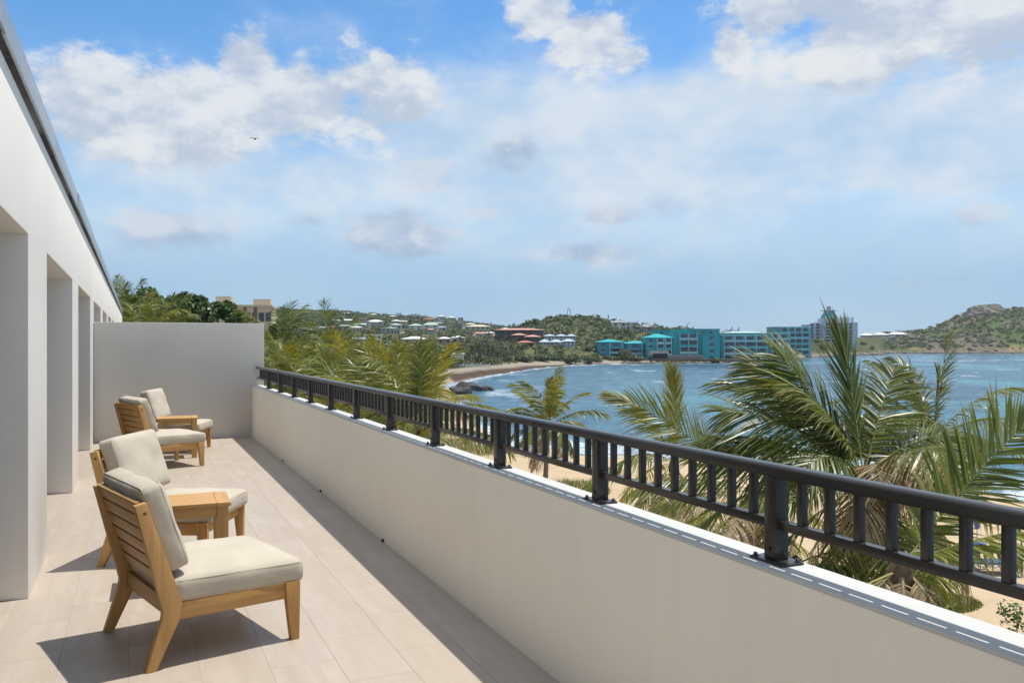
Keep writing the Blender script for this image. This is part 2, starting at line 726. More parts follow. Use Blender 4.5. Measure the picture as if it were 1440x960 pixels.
edges = [-.99, -.67, -.35, -.03, .29, .61, .93, 1.25, 1.57, XP]
for ci in range(len(edges) - 1):
    off_ = 4.99 if ci % 2 == 1 else 4.68
    k0 = int((0.6 - off_) / .62) - 1
    yy = off_ + k0 * .62
    while yy < YD:
        y0, y1 = max(yy, .6), min(yy + .62, YD - .002)
        yy += .62
        if y1 <= y0:
            continue
        if ci == 0:
            m_ = (y0 + y1) / 2
            if not any(a - .3 < m_ < b + .3 for a, b in OPEN):
                continue
        tile(edges[ci], edges[ci + 1], y0, y1)

# parapet and divider
par = MB().box(XP, XO, -3.0, YD - .003, -.059, .872).build('parapet_wall', M_PARAPET, None, 0)
tag(par, 'long low cream stucco parapet under the dark railing on terrace edge', 'parapet wall')
MB().box(XP - .0004, XO + .0004, -3.0, YD - .0035, .8700, .885).build('parapet_top_layer', stucco('parapet_top_dimmed', (.53, .53, .51), .10, .2), par, .007)  # added top layer, its colour greyed so full sun doesn't burn it white
M_DRAIN = plain('drain_tab', (.03, .03, .03), .6)
for dy in (11.95, 9.35, 6.8):
    MB().box(XP - .018, XP - .0005, dy - .007, dy + .007, .001, .026).build('drain_spout', M_DRAIN, par, .003)
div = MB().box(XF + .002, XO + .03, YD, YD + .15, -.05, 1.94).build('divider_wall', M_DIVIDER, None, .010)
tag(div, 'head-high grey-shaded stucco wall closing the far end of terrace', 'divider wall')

# ------------------------------------------------------------------ railing
RX = 1.932
BAY = 1.175
rail = empty('railing', (RX, 2.256, .885), 0, 'dark bronze-grey metal railing with square balusters on the parapet', 'railing')
Y0R = 2.256
zt, zb = 1.157 - .885, 1.023 - .885
prof = [(-.024, .006), (.024, .006), (.024, .012), (.030, .014), (.030, .037), (.027, .043), (.021, .0465), (.010, .048), (-.010, .048), (-.021, .0465), (-.027, .043), (-.030, .037), (-.030, .014), (-.024, .012)]
mb = MB()
ya, yb = -2.5 * BAY, YD - .003 - Y0R
k = len(prof)
vs = [(x, ya, zt + z) for x, z in prof] + [(x, yb, zt + z) for x, z in prof]
mb.add(vs, [tuple(range(k)), tuple(range(2 * k - 1, k - 1, -1))] + [(i, (i + 1) % k, k + (i + 1) % k, k + i) for i in range(k)])
hr = mb.build('handrail', M_RAIL, rail, 0, True)
hr.data.set_sharp_from_angle(angle=R_(40))
post_me = MB().box(-.0275, .0275, -.0275, .0275, .008, zt + .0085).mesh('post', M_RAIL, .003)
plate_me = MB().box(-.046, .046, -.078, .078, .0005, .0085).mesh('base_plate', M_RAIL, .0015)
bolt_me = MB().cyl((0, 0), .007, .0086, .020, 6).cyl((0, 0), .012, .0086, .0105, 10).mesh('bolt', M_BOLT)
bal_me = MB().box(-.0115, .0115, -.0125, .0125, zb - .001, zt + .008).mesh('baluster', M_RAIL, .0015)
br_me = MB().box(-.0160, .0160, .0277, BAY - .0277, zb - .030, zb).mesh('bottom_rail', M_RAIL, .002)
for i in range(-2, 11):
    p = link('post', post_me, rail)
    p.location = (0, i * BAY, 0)
    pl = link('base_plate', plate_me, p)
    for sx, sy in ((-1, -1), (-1, 1), (1, -1), (1, 1)):
        b_ = link('bolt', bolt_me, p)
        b_.location = (sx * .034, sy * .062, 0)
    sb = MB().tube([(-.0275, 0, .045), (-.034, 0, .045)], .006, 6)
    if i == -2:
        screw_me = sb.mesh('screw', M_BOLT)
    link('screw', screw_me, p)
for i in range(-2, 11):
    last = i == 10
    if last:
        L = (YD - .003) - (Y0R + 10 * BAY)
        MB().box(-.0160, .0160, .0277, L, zb - .030, zb).build('bottom_rail', M_RAIL, rail, .002).location = (.003, i * BAY, 0)
    else:
        link('bottom_rail', br_me, rail).location = (.003, i * BAY, 0)
    for q in range(1, 10):
        if q * BAY / 10 + i * BAY + Y0R < YD - .03:
            link('baluster', bal_me, rail).location = (.003, i * BAY + q * BAY / 10, 0)


# ------------------------------------------------------------------ lounge chairs
def cushion(hx, hy, hz, r, puff, seed, nx=14, ny=14, nz=5):
    """rounded, slightly puffed box; returns verts/quads"""
    rs = random.Random(seed)
    verts, quads, idx = [], [], {}

    def vid(i, j, k):
        key = (i, j, k)
        if key not in idx:
            p = np.array([(-1 + 2 * i / nx) * hx, (-1 + 2 * j / ny) * hy, (-1 + 2 * k / nz) * hz])
            inn = np.array([hx - r, hy - r, hz - r])
            q = np.clip(p, -inn, inn)
            d = p - q
            L = np.linalg.norm(d)
            if L > 1e-9:
                p = q + d / L * r
            a, b = p[0] / hx, p[1] / hy
            f = max(0, 1 - a ** 4) * max(0, 1 - b ** 4)
            w = .006 * math.sin(5 * a + seed) * math.cos(4 * b + 2 * seed) + .004 * math.sin(11 * a * b + seed)
            p[2] += (puff * f + w * f) * (p[2] / hz)
            g = max(0, 1 - (p[2] / hz) ** 2)
            p[0] *= 1 + .012 * g * (1 + .6 * math.sin(7 * b + seed))
            p[1] *= 1 + .012 * g * (1 + .6 * math.sin(6 * a + seed))
            idx[key] = len(verts)
            verts.append(tuple(p))
        return idx[key]

    for i in range(nx):
        for j in range(ny):
            quads.append((vid(i, j, nz), vid(i + 1, j, nz), vid(i + 1, j + 1, nz), vid(i, j + 1, nz)))
            quads.append((vid(i, j + 1, 0), vid(i + 1, j + 1, 0), vid(i + 1, j, 0), vid(i, j, 0)))
    for i in range(nx):
        for k_ in range(nz):
            quads.append((vid(i, 0, k_), vid(i + 1, 0, k_), vid(i + 1, 0, k_ + 1), vid(i, 0, k_ + 1)))
            quads.append((vid(i + 1, ny, k_), vid(i, ny, k_), vid(i, ny, k_ + 1), vid(i + 1, ny, k_ + 1)))
    for j in range(ny):
        for k_ in range(nz):
            quads.append((vid(0, j + 1, k_), vid(0, j, k_), vid(0, j, k_ + 1), vid(0, j + 1, k_ + 1)))
            quads.append((vid(nx, j, k_), vid(nx, j + 1, k_), vid(nx, j + 1, k_ + 1), vid(nx, j, k_ + 1)))
    return verts, quads


def cushion_mesh(name, hx, hy, hz, r, puff, seed):
    v, q = cushion(hx, hy, hz, r, puff, seed)
    return np_mesh(name, v, q, M_FABRIC, True)


def piping_mesh(hx, hy, z, rc):
    pts_ = []
    for cx, cy, a0 in ((hx - rc, hy - rc, 0), (-hx + rc, hy - rc, 90), (-hx + rc, -hy + rc, 180), (hx - rc, -hy + rc, 270)):
        for q in range(4):
            an = R_(a0 + q * 30)
            pts_.append((cx + rc * math.cos(an), cy + rc * math.sin(an), z))
    m_ = MB()
    m_.tube(pts_, .0052, 6, True)
    m_.tube([(x, y_, -z) for x, y_, _ in pts_], .0052, 6, True)
    return m_.mesh('piping', M_PIPING, 0, 1, True)


CW = .400                     # half width over the legs
BACK_TILT = math.atan2(.175, .49)
back_poly = [(-.400, 0), (-.350, 0), (-.236, .235), (-.226, .322), (-.396, .828), (-.450, .815), (-.318, .290), (-.320, .250)]
front_poly = [(.356, 0), (.400, 0), (.406, .315), (.322, .315), (.328, .225)]
ch = {}
ch['rear_leg'] = MB().prism_y(back_poly, -.0215, .0215).mesh('rear_leg', WOODZ, .004)
ch['front_leg'] = MB().prism_y(front_poly, -.0215, .0215).mesh('front_leg', WOODZ, .004)
ch['side'] = MB().box(-.250, .326, -.012, .012, .225, .312).mesh('side_apron', WOODX, .003)
ch['front'] = MB().box(-.012, .012, -CW + .0432, CW - .0432, .228, .312).mesh('front_apron', WOODY, .003)
ch['slat'] = MB().box(-.010, .010, -CW + .0432, CW - .0432, -.0345, .0345).mesh('slat', WOODY, .003)
ch['seat_slat'] = MB().box(-.035, .035, -CW + .0432, CW - .0432, .298, .314).mesh('seat_slat', WOODY, .003)
ch['plug'] = MB().tube([(0, 0, 0), (0, .004, 0)], .009, 10).mesh('plug', plain('dark_plug', (.16, .08, .03), .6))
ch['seat'] = cushion_mesh('seat_cushion', .345, .388, .064, .030, .016, 1)
ch['back'] = cushion_mesh('back_cushion', .228, .365, .060, .030, .022, 5)
ch['seat_p'] = piping_mesh(.341, .384, .044, .035)
ch['back_p'] = piping_mesh(.224, .361, .042, .035)


def chair(loc, fx, fy, label, seed):
    rz = math.atan2(fy, fx)
    c = empty('lounge_chair', (loc[0], loc[1], 0.0005), rz, label, 'lounge chair', 'armless teak lounge chairs on the terrace')
    rr = random.Random(seed)
    for s in (-1, 1):
        o = link('rear_leg', ch['rear_leg'], c)
        o.location = (0, s * (CW - .0215), 0)
        pg = link('plug', ch['plug'], o)
        pg.location = (-.405, .0212 if s > 0 else -.0252, .775)
        link('front_leg', ch['front_leg'], c).location = (0, s * (CW - .0215), 0)
        link('side_apron', ch['side'], c).location = (0, s * (CW - .028), 0)
    link('front_apron', ch['front'], c).location = (.361, 0, 0)
    link('rear_apron', ch['front'], c).location = (-.268, 0, .008)
    d = Vector((-.1715, 0, .507)).normalized()
    for i in range(6):
        t = .465 - i * .0805
        p = Vector((-.262, 0, .335)) + d * (t + .022)
        o = link('slat', ch['slat'], c)
        o.location = p
        o.rotation_euler = (0, -math.atan2(.1715, .507), 0)
    for i in range(5):
        link('seat_slat', ch['seat_slat'], c).location = (-.19 + i * .11, 0, 0)
    sc_ = link('seat_cushion', ch['seat'], c)
    sc_.location = (.086, rr.uniform(-.008, .008), .371)
    sc_.rotation_euler = (rr.uniform(-.006, .006), R_(rr.uniform(.0, .8)), R_(rr.uniform(-1, 1)))
    link('piping', ch['seat_p'], sc_)
    bc = link('back_cushion', ch['back'], c)
    th = math.atan2(.1715, .507)
    nrm = Vector((.507, 0, .1715)).normalized()
    base = Vector((-.262, 0, .335)) + d * (.115 + .228) + nrm * (.014 + .068)
    bc.location = base + Vector((0, rr.uniform(-.01, .01), 0))
    bc.rotation_euler = (R_(rr.uniform(-1.2, 1.2)), -math.pi / 2 - th + R_(rr.uniform(-1, 1)), 0)
    # local x of the cushion runs along the back, local z is its thickness
    link('piping', ch['back_p'], bc)
    return c


chair((.325, 5.035), .963, .269, 'nearest teak lounge chair, its slatted back turned to the camera', 1)
chair((.275, 7.05), .905, -.425, 'teak lounge chair behind the nearest side table, facing the camera side', 2)
chair((.31, 12.19), .930, .366, 'teak lounge chair with slatted back turned to us, near the divider wall', 3)
chair((.57, 13.86), .950, -.31, 'farthest teak lounge chair, in front of the shaded divider wall', 4)

# ------------------------------------------------------------------ side tables
tb = {}
tb['board'] = MB().box(-.179, .179, -.0362, .0362, -.024, 0).mesh('top_board', WOODX, .002)
tb['end'] = MB().box(-.0445, .0445, -.225, .225, -.024, .0006).mesh('end_board', WOODY, .003)
tb['leg'] = MB().box(-.034, .034, -.0225, .0225, 0, .5355).mesh('leg', WOODZ, .003)
tb['apx'] = MB().box(-.185, .185, -.010, .010, .470, .535).mesh('long_apron', WOODX, .002)
tb['apy'] = MB().box(-.010, .010, -.168, .168, .470, .535).mesh('short_apron', WOODY, .002)


def table(loc, rz, label):
    t = empty('side_table', (loc[0], loc[1], .0005), rz, label, 'side table', 'teak side tables between the lounge chairs')
    for i in range(6):
        link('top_board', tb['board'], t).location = (0, -.1875 + i * .075, .56)
    for s in (-1, 1):
        link('end_board', tb['end'], t).location = (s * .225, 0, .56)
        link('long_apron', tb['apx'], t).location = (0, s * .192, 0)
        link('short_apron', tb['apy'], t).location = (s * .215, 0, 0)
        for q in (-1, 1):
            link('leg', tb['leg'], t).location = (s * .2195, q * .1925, 0)
    return t


table((.312, 6.155), R_(-1), 'teak side table between the two nearest lounge chairs')
table((.545, 13.07), R_(-1), 'teak side table between the two lounge chairs at the far end')

# ================================================================== land and sea
SEA = -6.4


def itp(x, xs, ys):
    return np.interp(x, xs, ys)


U_ = lambda px: (px - 720) / FPX
# near shore (land in front of it) and far shore, by direction u
FN_U = [-2.5, -.11, -.078, -.070, -.060, -.045, -.02, .0, .1, .4, .593, 1.0, 2.5]
FN_F = [60, 160, 158, 140, 112, 88, 74, 68, 64, 54, 46, 42, 40]
FF_U = [-2.5, -.11, -.078, -.066, -.045, -.0165, .033, .066, .1, .15, .23, .29, .305, .335, .36, .38, .425, .432, .5, .6, .8, 1.2, 2.5]
FF_F = [60, 158, 159, 163, 182, 207, 266, 299, 315, 328, 334, 342, 375, 430, 500, 545, 558, 655, 655, 640, 620, 620, 700]
RID = {
    'A': (720, [-900, -300, 0, 150, 300, 420, 480, 520, 560, 600, 640, 700, 740, 780, 860, 1000],
          [440, 425, 422, 424, 430, 438.5, 440, 443.5, 446.5, 449, 453.5, 461, 466, 472, 482, 492]),
    'B': (480, [600, 680, 720, 750, 780, 810, 840, 870, 900, 930, 980, 1040, 1100, 1200, 1300],
          [494, 482, 464.5, 455, 449.5, 447.5, 451, 456.5, 460, 463.5, 468, 473, 478, 484, 494]),
    'C': (800, [1120, 1190, 1215, 1260, 1300, 1325, 1345, 1358, 1366, 1385, 1405, 1412, 1425, 1440, 1480, 1540, 1700, 2200],
          [492, 477, 472, 467, 463, 457, 447, 442, 434.5, 431, 431.5, 438, 434, 433.5, 430, 436, 446, 470]),
}


BW_U, BW_W = [-.11, -.03, .03, .07, .12], [45, 45, 28, 14, 12]


def ridge_h(key, u):
    Fr, xs, ys = RID[key]
    px = u * FPX + 720
    y = itp(px, xs, ys)
    return EYE + (HOR - y) / FPX * Fr


def sstep(t):
    t = np.clip(t, 0, 1)
    return t * t * (3 - 2 * t)


def terrain(u, F):
    u = np.asarray(u, float)
    F = np.asarray(F, float)
    fn = itp(u, FN_U, FN_F)
    ff = itp(u, FF_U, FF_F)
    R = u * F
    wob = 2.5 * fbm(R * .06, F * .06, 3)
    # near land
    near = np.minimum(1.15, (fn + wob * .4 - F) * .07)
    near = near + .12 * fbm(R * .25, F * .25, 4) * (near > .3)
    # far land: beach, then hills
    df = F - ff - wob
    beach = np.minimum(1.6, df * .055)
    far = beach
    for k in 'ABC':
        Fr = RID[k][0]
        H = ridge_h(k, u) - SEA
        F0 = np.where(u < -.085, 125., ff + itp(u, BW_U, BW_W))
        if k == 'A':
            F0 = np.maximum(F0, 125) + 20
        t = (F - F0) / np.maximum(Fr - F0, 30)
        pw = {'A': 1.15, 'B': 1.0, 'C': .85}[k]
        prof = np.where(t < 1, np.clip(t, 0, 1) ** pw, np.maximum(0, 1 - ((t - 1) * .8) ** 2))
        rough = (.6 + 1.6 * np.clip(t, 0, 1)) * fbm(R * .02 + 5, F * .02, 4) * (t > 0)
        if k == 'C':
            rough = rough * 1.8 + 2.2 * fbm(R * .05, F * .05, 4) * np.clip(t * 3, 0, 1) * np.clip(2.2 - t * 2, 0.15, 1)
        far = np.maximum(far, 1.2 + (H - 1.2) * prof + rough * np.clip(1.15 - t, .25, 1)) if True else far
        far = np.where(t <= 0, np.maximum(beach, np.minimum(far, beach)), far)
    far = np.where(df < 0, np.minimum(beach, far), far)
    inland = sstep((-.085 - u) / .03)            # left of the cove the land runs through
    both = np.maximum(near, far)
    left = np.maximum(both, 1.1 + .12 * fbm(R * .2, F * .2, 3))
    h = both * (1 - inland) + left * inland
    return SEA + np.maximum(h, -2.2)


def tz(u, F):
    return float(terrain(np.array([u]), np.array([F]))[0])


def hit(px, py, F0=60, F1=1200):
    """depth where the view ray through a photo pixel meets the terrain"""
    Fs = np.geomspace(F0, F1, 700)
    u = U_(px)
    z = EYE + (HOR - py) / FPX * Fs
    t = terrain(np.full_like(Fs, u), Fs)
    k = np.nonzero(z < t)[0]
    return float(Fs[k[0]]) if len(k) else None


# --- ground sheet
us = np.unique(np.concatenate([np.linspace(-2.5, -.75, 30), np.linspace(-.75, .8, 420), np.linspace(.8, 2.5, 30)]))
Fs = np.unique(np.concatenate([np.geomspace(3, 40, 40), np.geomspace(40, 900, 330), np.geomspace(900, 2800, 14)]))
UU, FF = np.meshgrid(us, Fs, indexing='ij')
ZZ = terrain(UU, FF)
RR = UU * FF
VX = RR * CS + FF * SN
VY = FF * CS - RR * SN
nu, nf = UU.shape
ii = np.arange(nu * nf).reshape(nu, nf)
quads = np.stack([ii[:-1, :-1], ii[1:, :-1], ii[1:, 1:], ii[:-1, 1:]], -1).reshape(-1, 4)
# colour zones: sand, seaweed wrack, grass/scrub, rock
fnU, ffU = itp(UU, FN_U, FN_F), itp(UU, FF_U, FF_F)
alt = ZZ - SEA
nz1 = fbm(RR * .045, FF * .045, 5)
nz2 = fbm(RR * .3 + 40, FF * .3, 4)
sand = np.array([.50, .385, .255])
sand2 = np.array([.30, .265, .215])
green = np.array([.075, .085, .034])
green2 = np.array([.125, .125, .055])
rock = np.array([.165, .130, .098])
dirt = np.array([.30, .20, .115])
col_ = np.ones(UU.shape + (3,)) * sand
isfar = sstep((FF - 140) / 20) * (1 - 0) * np.where(UU > -.085, sstep((FF - fnU - 25) / 20), 1)
col_ = col_ * (1 - isfar[..., None]) + sand2 * isfar[..., None]
gm = sstep((alt - 1.45 - .5 * nz1) / .5) * isfar
gm = np.maximum(gm * sstep((FF - ffU - itp(UU, BW_U, BW_W)) / 4), sstep((FF - ffU - 6 - itp(UU, BW_U, BW_W) - 8 * nz1) / 6)) * isfar
gmix = sstep((nz1 + .25 * nz2 + .1) / .5)[..., None]
gcol = green * (1 - gmix) + green2 * gmix
gcol = gcol * (1 + sstep((UU - .435) / .01)[..., None] * np.array([-.1, .22, -.1]))
col_ = col_ * (1 - gm[..., None]) + gcol * gm[..., None]
# island slope: rock faces and bare soil near the water
isl = sstep((UU - .435) / .01) * isfar
rk = .8 * isl * sstep((fbm(RR * .035 + 9, FF * .03, 5) * 1.1 + .22 - np.abs(UU - .535) * 3.5) / .28)
rk = np.maximum(rk, isl * sstep((3.2 - alt + 2.5 * nz1) / 2))
col_ = col_ * (1 - rk[..., None]) + rock * rk[..., None]
dm = isl * sstep((fbm(RR * .06 + 70, FF * .05, 4) - .12) / .2) * sstep((11 - alt) / 4) * .8
col_ = col_ * (1 - dm[..., None]) + dirt * dm[..., None]
# grassy ground on the left near land, and patches by the palms
gl = sstep((-.06 - UU) / .03) * (1 - isfar) * sstep((nz1 + .35) / .4)
gl = np.maximum(gl, (1 - isfar) * sstep((nz1 * .7 + nz2 * .5 - .22) / .15) * sstep((fnU - 10 - FF) / 5) * .75)
col_ = col_ * (1 - gl[..., None]) + np.array([.15, .145, .055]) * gl[..., None]
# seaweed wrack line on the cove beach, and wet sand
wr = isfar * (1 - isl) * np.exp(-((FF - ffU - itp(UU, BW_U, BW_W) * .33 - 4 * nz1) / (itp(UU, BW_U, BW_W) * .2)) ** 2) * sstep((nz2 + .75) / .35) * sstep((UU + .09) / .01)
wr = np.minimum(1, wr * 1.7)
col_ = col_ * (1 - .95 * wr[..., None]) + np.array([.065, .042, .028]) * .95 * wr[..., None]
wet = sstep((.28 - alt) / .25)
col_ = col_ * (1 - .45 * wet[..., None])


def ground_mat():
    a = Mat('ground')
    c = a.attr('tint', 'Color')
    g = a.coord('Object')
    n1 = a.noise(g, .9, 6, .65)
    n2 = a.noise(g, 7, 4, .6)
    c = a.mix(a.rng(n1, .3, .75, 0, .45), c, (.62, .58, .5), 'MULTIPLY')
    c = a.mix(a.rng(n2, .55, .8, 0, .3), c, (.5, .47, .4), 'MULTIPLY')
    h = a.math('ADD', n1, a.math('MULTIPLY', n2, .25))
    a.set(color=c, rough=.95, spec=.1, normal=a.bump(h, .6, .25))
    return a.m


gm_ = np_mesh('ground', np.stack([VX, VY, ZZ], -1), quads, ground_mat(), True, {'tint': col_.reshape(-1, 3)})
tag(link('ground', gm_), kind='structure')

# --- sea
us = np.unique(np.concatenate([np.linspace(-1.6, -.12, 12), np.linspace(-.12, .7, 380), np.linspace(.7, 2.5, 30)]))
Fs = np.unique(np.concatenate([np.geomspace(36, 900, 560), np.geomspace(900, 2900, 16)]))
UU, FF = np.meshgrid(us, Fs, indexing='ij')
RR = UU * FF
fnU, ffU = itp(UU, FN_U, FN_F), itp(UU, FF_U, FF_F)
cellF = FF * .006
amp = np.clip(1.4 / (1 + cellF), .12, 1)
wv = np.zeros_like(RR)
rs = np.random.RandomState(5)
for i in range(16):
    lam = 2.6 * 1.28 ** i if i < 10 else 7 * 1.1 ** (i - 10)
    th = R_(205 + rs.uniform(-38, 38))
    kx, ky = math.cos(th) * 2 * math.pi / lam, math.sin(th) * 2 * math.pi / lam
    ph = rs.rand() * 6.28
    fade = np.clip((lam / np.maximum(cellF, .01) - 2.2) / 3, 0, 1)
    s_ = np.sin(kx * RR + ky * FF + ph + 1.4 * fbm(RR * .03 + i, FF * .03, 2))
    wv += fade * .0085 * lam ** .8 * (1 - np.abs(s_) * 1.25 + .2)
wv *= .9
wv = wv + .10 * fbm(RR * .35, FF * .22, 3) * np.clip(1.5 / cellF - .3, 0, 1)
ZZ = SEA + wv
VX = RR * CS + FF * SN
VY = FF * CS - RR * SN
dn, dfr = FF - fnU, ffU - FF
# foam: surf at the shores and breaking crests over the reef
nzz = fbm(RR * .12, FF * .12, 4)
nzs = fbm(RR * .05 + 3, FF * .30, 4)
foam = np.exp(-np.clip(dn - 1 - 3 * nzz, 0, 99) / 1.6) * (dn > -6) * .9
foam = np.maximum(foam, np.exp(-np.clip(dfr - 1 - 3 * nzz, 0, 99) / 4.0) * .8)
cove = sstep((.06 - UU) / .1) * sstep((FF - 95) / 40)
foam = np.maximum(foam, cove * sstep((fbm(RR * .08 + 20, FF * .04, 4) + .05) / .35) * .7)
line = np.zeros_like(foam)
for f0, u0, u1, wd, st in ((395, .50, .72, 3.5, 1.0), (398, .40, .5, 2.5, .5), (520, .46, .54, 6, .8), (455, .53, .62, 3, .6), (300, .24, .30, 2, .3)):
    line = np.maximum(line, st * np.exp(-((FF - f0 - 12 * nzs) / wd) ** 2) * sstep((UU - u0) / .04) * sstep((u1 - UU) / .04))
foam = np.maximum(foam, line * sstep((nzz + .55) / .5))
caps = sstep((fbm(RR * .11 + 50, FF * .075, 4) - .40) / .12) * sstep((FF - 90) / 60) * .45
foam = np.maximum(foam, caps)
turq = sstep((fbm(RR * .02, FF * .012 + 7, 4) + .12) / .35) * sstep((UU - .02) / .25) * sstep((FF - 70) / 60)
turq = np.maximum(turq * .9, sstep((14 - dn) / 14) * .6)
reef = sstep((fbm(RR * .03 + 60, FF * .02, 4) - .08) / .25) * sstep((FF - 60) / 60)
nu, nf = UU.shape
ii = np.arange(nu * nf).reshape(nu, nf)
quads = np.stack([ii[:-1, :-1], ii[1:, :-1], ii[1:, 1:], ii[:-1, 1:]], -1).reshape(-1, 4)


def sea_mat():
    a = Mat('sea_water')
    t = a.attr('turq')
    rf_ = a.attr('reef')
    fo = a.attr('foam')
    c = a.mix(t, (.036, .120, .185), (.062, .23, .262))
    c = a.mix(a.math('MULTIPLY', rf_, .75), c, (.014, .055, .105))
    g = a.coord('Object', (1, 1, 1))
    fn_ = a.noise(a.coord('Object', (.35, .9, 1), rot=(0, 0, YAW)), 2.2, 5, .65)
    f2 = a.math('MULTIPLY', fo, a.rng(fn_, .34, .60, .05, 1.15), True)
    c = a.mix(f2, c, (.72, .76, .78))
    w1 = a.noise(a.coord('Object', (.8, 1.5, 1), rot=(0, 0, YAW + .4)), .55, 5, .62)
    w2 = a.noise(g, 2.6, 4, .6)
    w3 = a.noise(a.coord('Object', (.55, 1.0, 1), rot=(0, 0, YAW + .15)), .16, 5, .68, .4)
    c = a.mix(a.math('MULTIPLY', a.rng(w3, .42, .66), .55), c, (.012, .060, .125))
    c = a.mix(a.math('MULTIPLY', a.rng(w3, .50, .30), .35), c, (.06, .20, .27))
    h = a.math('ADD', a.math('ADD', w1, a.math('MULTIPLY', w3, 2.2)), a.math('MULTIPLY', w2, .22))
    a.set(color=c, rough=a.rng(f2, 0, 1, .16, .7), spec=.45, ior=1.33, normal=a.bump(h, .85, .55))
    return a.m


sm = np_mesh('water', np.stack([VX, VY, ZZ], -1), quads, sea_mat(), True,
             {'foam': foam.ravel(), 'turq': turq.ravel(), 'reef': reef.ravel()})
tag(link('sea', sm), kind='structure')


# ================================================================== foliage materials
def leaf_mat(name, cols, trans=.25, rough=.5, tip=None, rnd='Object'):
    a = Mat(name)
    g = a.coord('Object')
    n_ = a.noise(g, 1.7, 3, .6)
    geo = a.n('ShaderNodeNewGeometry')
    f = a.math('ADD', a.math('MULTIPLY', n_, .42), a.math('MULTIPLY', geo.outputs['Random Per Island'], .58))
    c = a.ramp(f, [(.22, cols[0]), (.5, cols[1]), (.78, cols[2])])
    if tip is not None:
        t = a.attr('tip')
        c = a.mix(a.rng(t, .55, 1.0, 0, .85), c, tip)
        c = a.mix(a.rng(a.rand(), .45, 1.0, 0, .38), c, cols[3])
    a.set(color=c, rough=rough, spec=.38)
    if trans > 0:
        tr = a.n('ShaderNodeBsdfTranslucent')
        hs = a.n('ShaderNodeHueSaturation')
        hs.inputs['Value'].default_value = 1.25
        hs.inputs['Saturation'].default_value = 1.1
        a.put(hs.inputs['Color'], c)
        a.t.links.new(hs.outputs[0], tr.inputs[0])
        mx = a.n('ShaderNodeMixShader')
        mx.inputs[0].default_value = trans
        a.t.links.new(a.b.outputs[0], mx.inputs[1])
        a.t.links.new(tr.outputs[0], mx.inputs[2])
        a.t.links.new(mx.outputs[0], a.out.inputs[0])
    return a.m


M_SCRUB = leaf_mat('hill_scrub', [(.065, .092, .036), (.11, .138, .054), (.17, .19, .085)], .18, .7)
M_DARKTREE = leaf_mat('dark_tree', [(.048, .070, .026), (.078, .105, .038), (.12, .145, .056)], .2, .6)
M_GRAPE = leaf_mat('broad_leaf', [(.030, .060, .012), (.055, .105, .020), (.10, .155, .035)], .22, .42)
M_BARK = plain('palm_bark', (.20, .165, .13), .95, .35, 9)
M_BARK2 = plain('tree_bark', (.10, .075, .055), .95, .3, 6)
M_FARPALM = leaf_mat('far_palm_leaf', [(.040, .055, .018), (.065, .080, .026), (.11, .115, .045)], .15, .55)


def tuft(rs, nleaf, rx, rz, size):
    """cloud of leaf faces filling a bumpy crown; returns verts (n*4,3)"""
    lob = rs.normal(size=(7, 3))
    lob /= np.linalg.norm(lob, axis=1, keepdims=True)
    lob[:, 2] = np.abs(lob[:, 2]) * .8 - .15
    lob *= rs.uniform(.35, .62, (7, 1))
    lr = rs.uniform(.38, .58, 7)
    k = rs.randint(0, 7, nleaf)
    d = rs.normal(size=(nleaf, 3))
    d /= np.linalg.norm(d, axis=1, keepdims=True)
    p = lob[k] + d * (lr[k] * rs.uniform(.55, 1.05, nleaf) ** .5)[:, None]
    p = p * np.array([rx, rx, rz])
    nrm = d + rs.normal(size=(nleaf, 3)) * .55 + np.array([0, 0, .35])
    nrm /= np.linalg.norm(nrm, axis=1, keepdims=True)
    a = np.cross(nrm, rs.normal(size=(nleaf, 3)))
    a /= np.linalg.norm(a, axis=1, keepdims=True)
    b = np.cross(nrm, a)
    s = size * rs.uniform(.6, 1.3, (nleaf, 1))
    v = np.stack([p - a * s, p - b * s * .6, p + a * s, p + b * s * .6], 1)
    v[:, 2] += rs.normal(size=(nleaf, 3)) * size * .12
    return v.reshape(-1, 3)


def quads_of(nv):
    return np.arange(nv).reshape(-1, 4)


# --- scrub and trees on the far hills: a wood nobody could count
rs = np.random.RandomState(21)
protos = [tuft(rs, 44, 1, .8, .27) for _ in range(10)]


def scatter(name, label, cat, mat, n_try, accept, smin, smax, zr=.9, seed=1):
    rs = np.random.RandomState(seed)
    u = rs.uniform(-.62, .72, n_try)
    F = np.sqrt(rs.uniform(150 ** 2, 830 ** 2, n_try))
    z = terrain(u, F)
    ok = accept(u, F, z, rs)
    u, F, z = u[ok], F[ok], z[ok]
    out_ = []
    for i in range(len(u)):
        s = rs.uniform(smin, smax) * (1 + .0006 * F[i])
        p = protos[rs.randint(10)]
        an = rs.rand() * 6.28
        c_, s_ = math.cos(an), math.sin(an)
        q = np.stack([p[:, 0] * c_ - p[:, 1] * s_, p[:, 0] * s_ + p[:, 1] * c_, p[:, 2] * zr * rs.uniform(.8, 1.25)], 1) * s
        w = rf(u[i] * F[i], F[i], z[i] + s * .35)
        out_.append(q + np.array(w))
    v = np.concatenate(out_)
    o = link(name, np_mesh(name, v, quads_of(len(v)), mat))
    return tag(o, label, cat, None, 'stuff'), len(u)


keep_out = []          # (u, F, halfwidth_u, front, back) round the houses, filled by part 4


def clear_of(u, F):
    ok = np.ones(len(u), bool)
    for (u0, F0, hw, fr, bk) in keep_out:
        ok &= ~((np.abs(u - u0) < hw) & (F > F0 - fr) & (F < F0 + bk))
    return ok

# ================================================================== buildings round the bay
M_WIN = Mat('far_window').set(color=(.03, .04, .05), rough=.12, spec=.6).m
UNIT = MB().box(-.5, .5, -.5, .5, -.5, .5)
_unit = {}


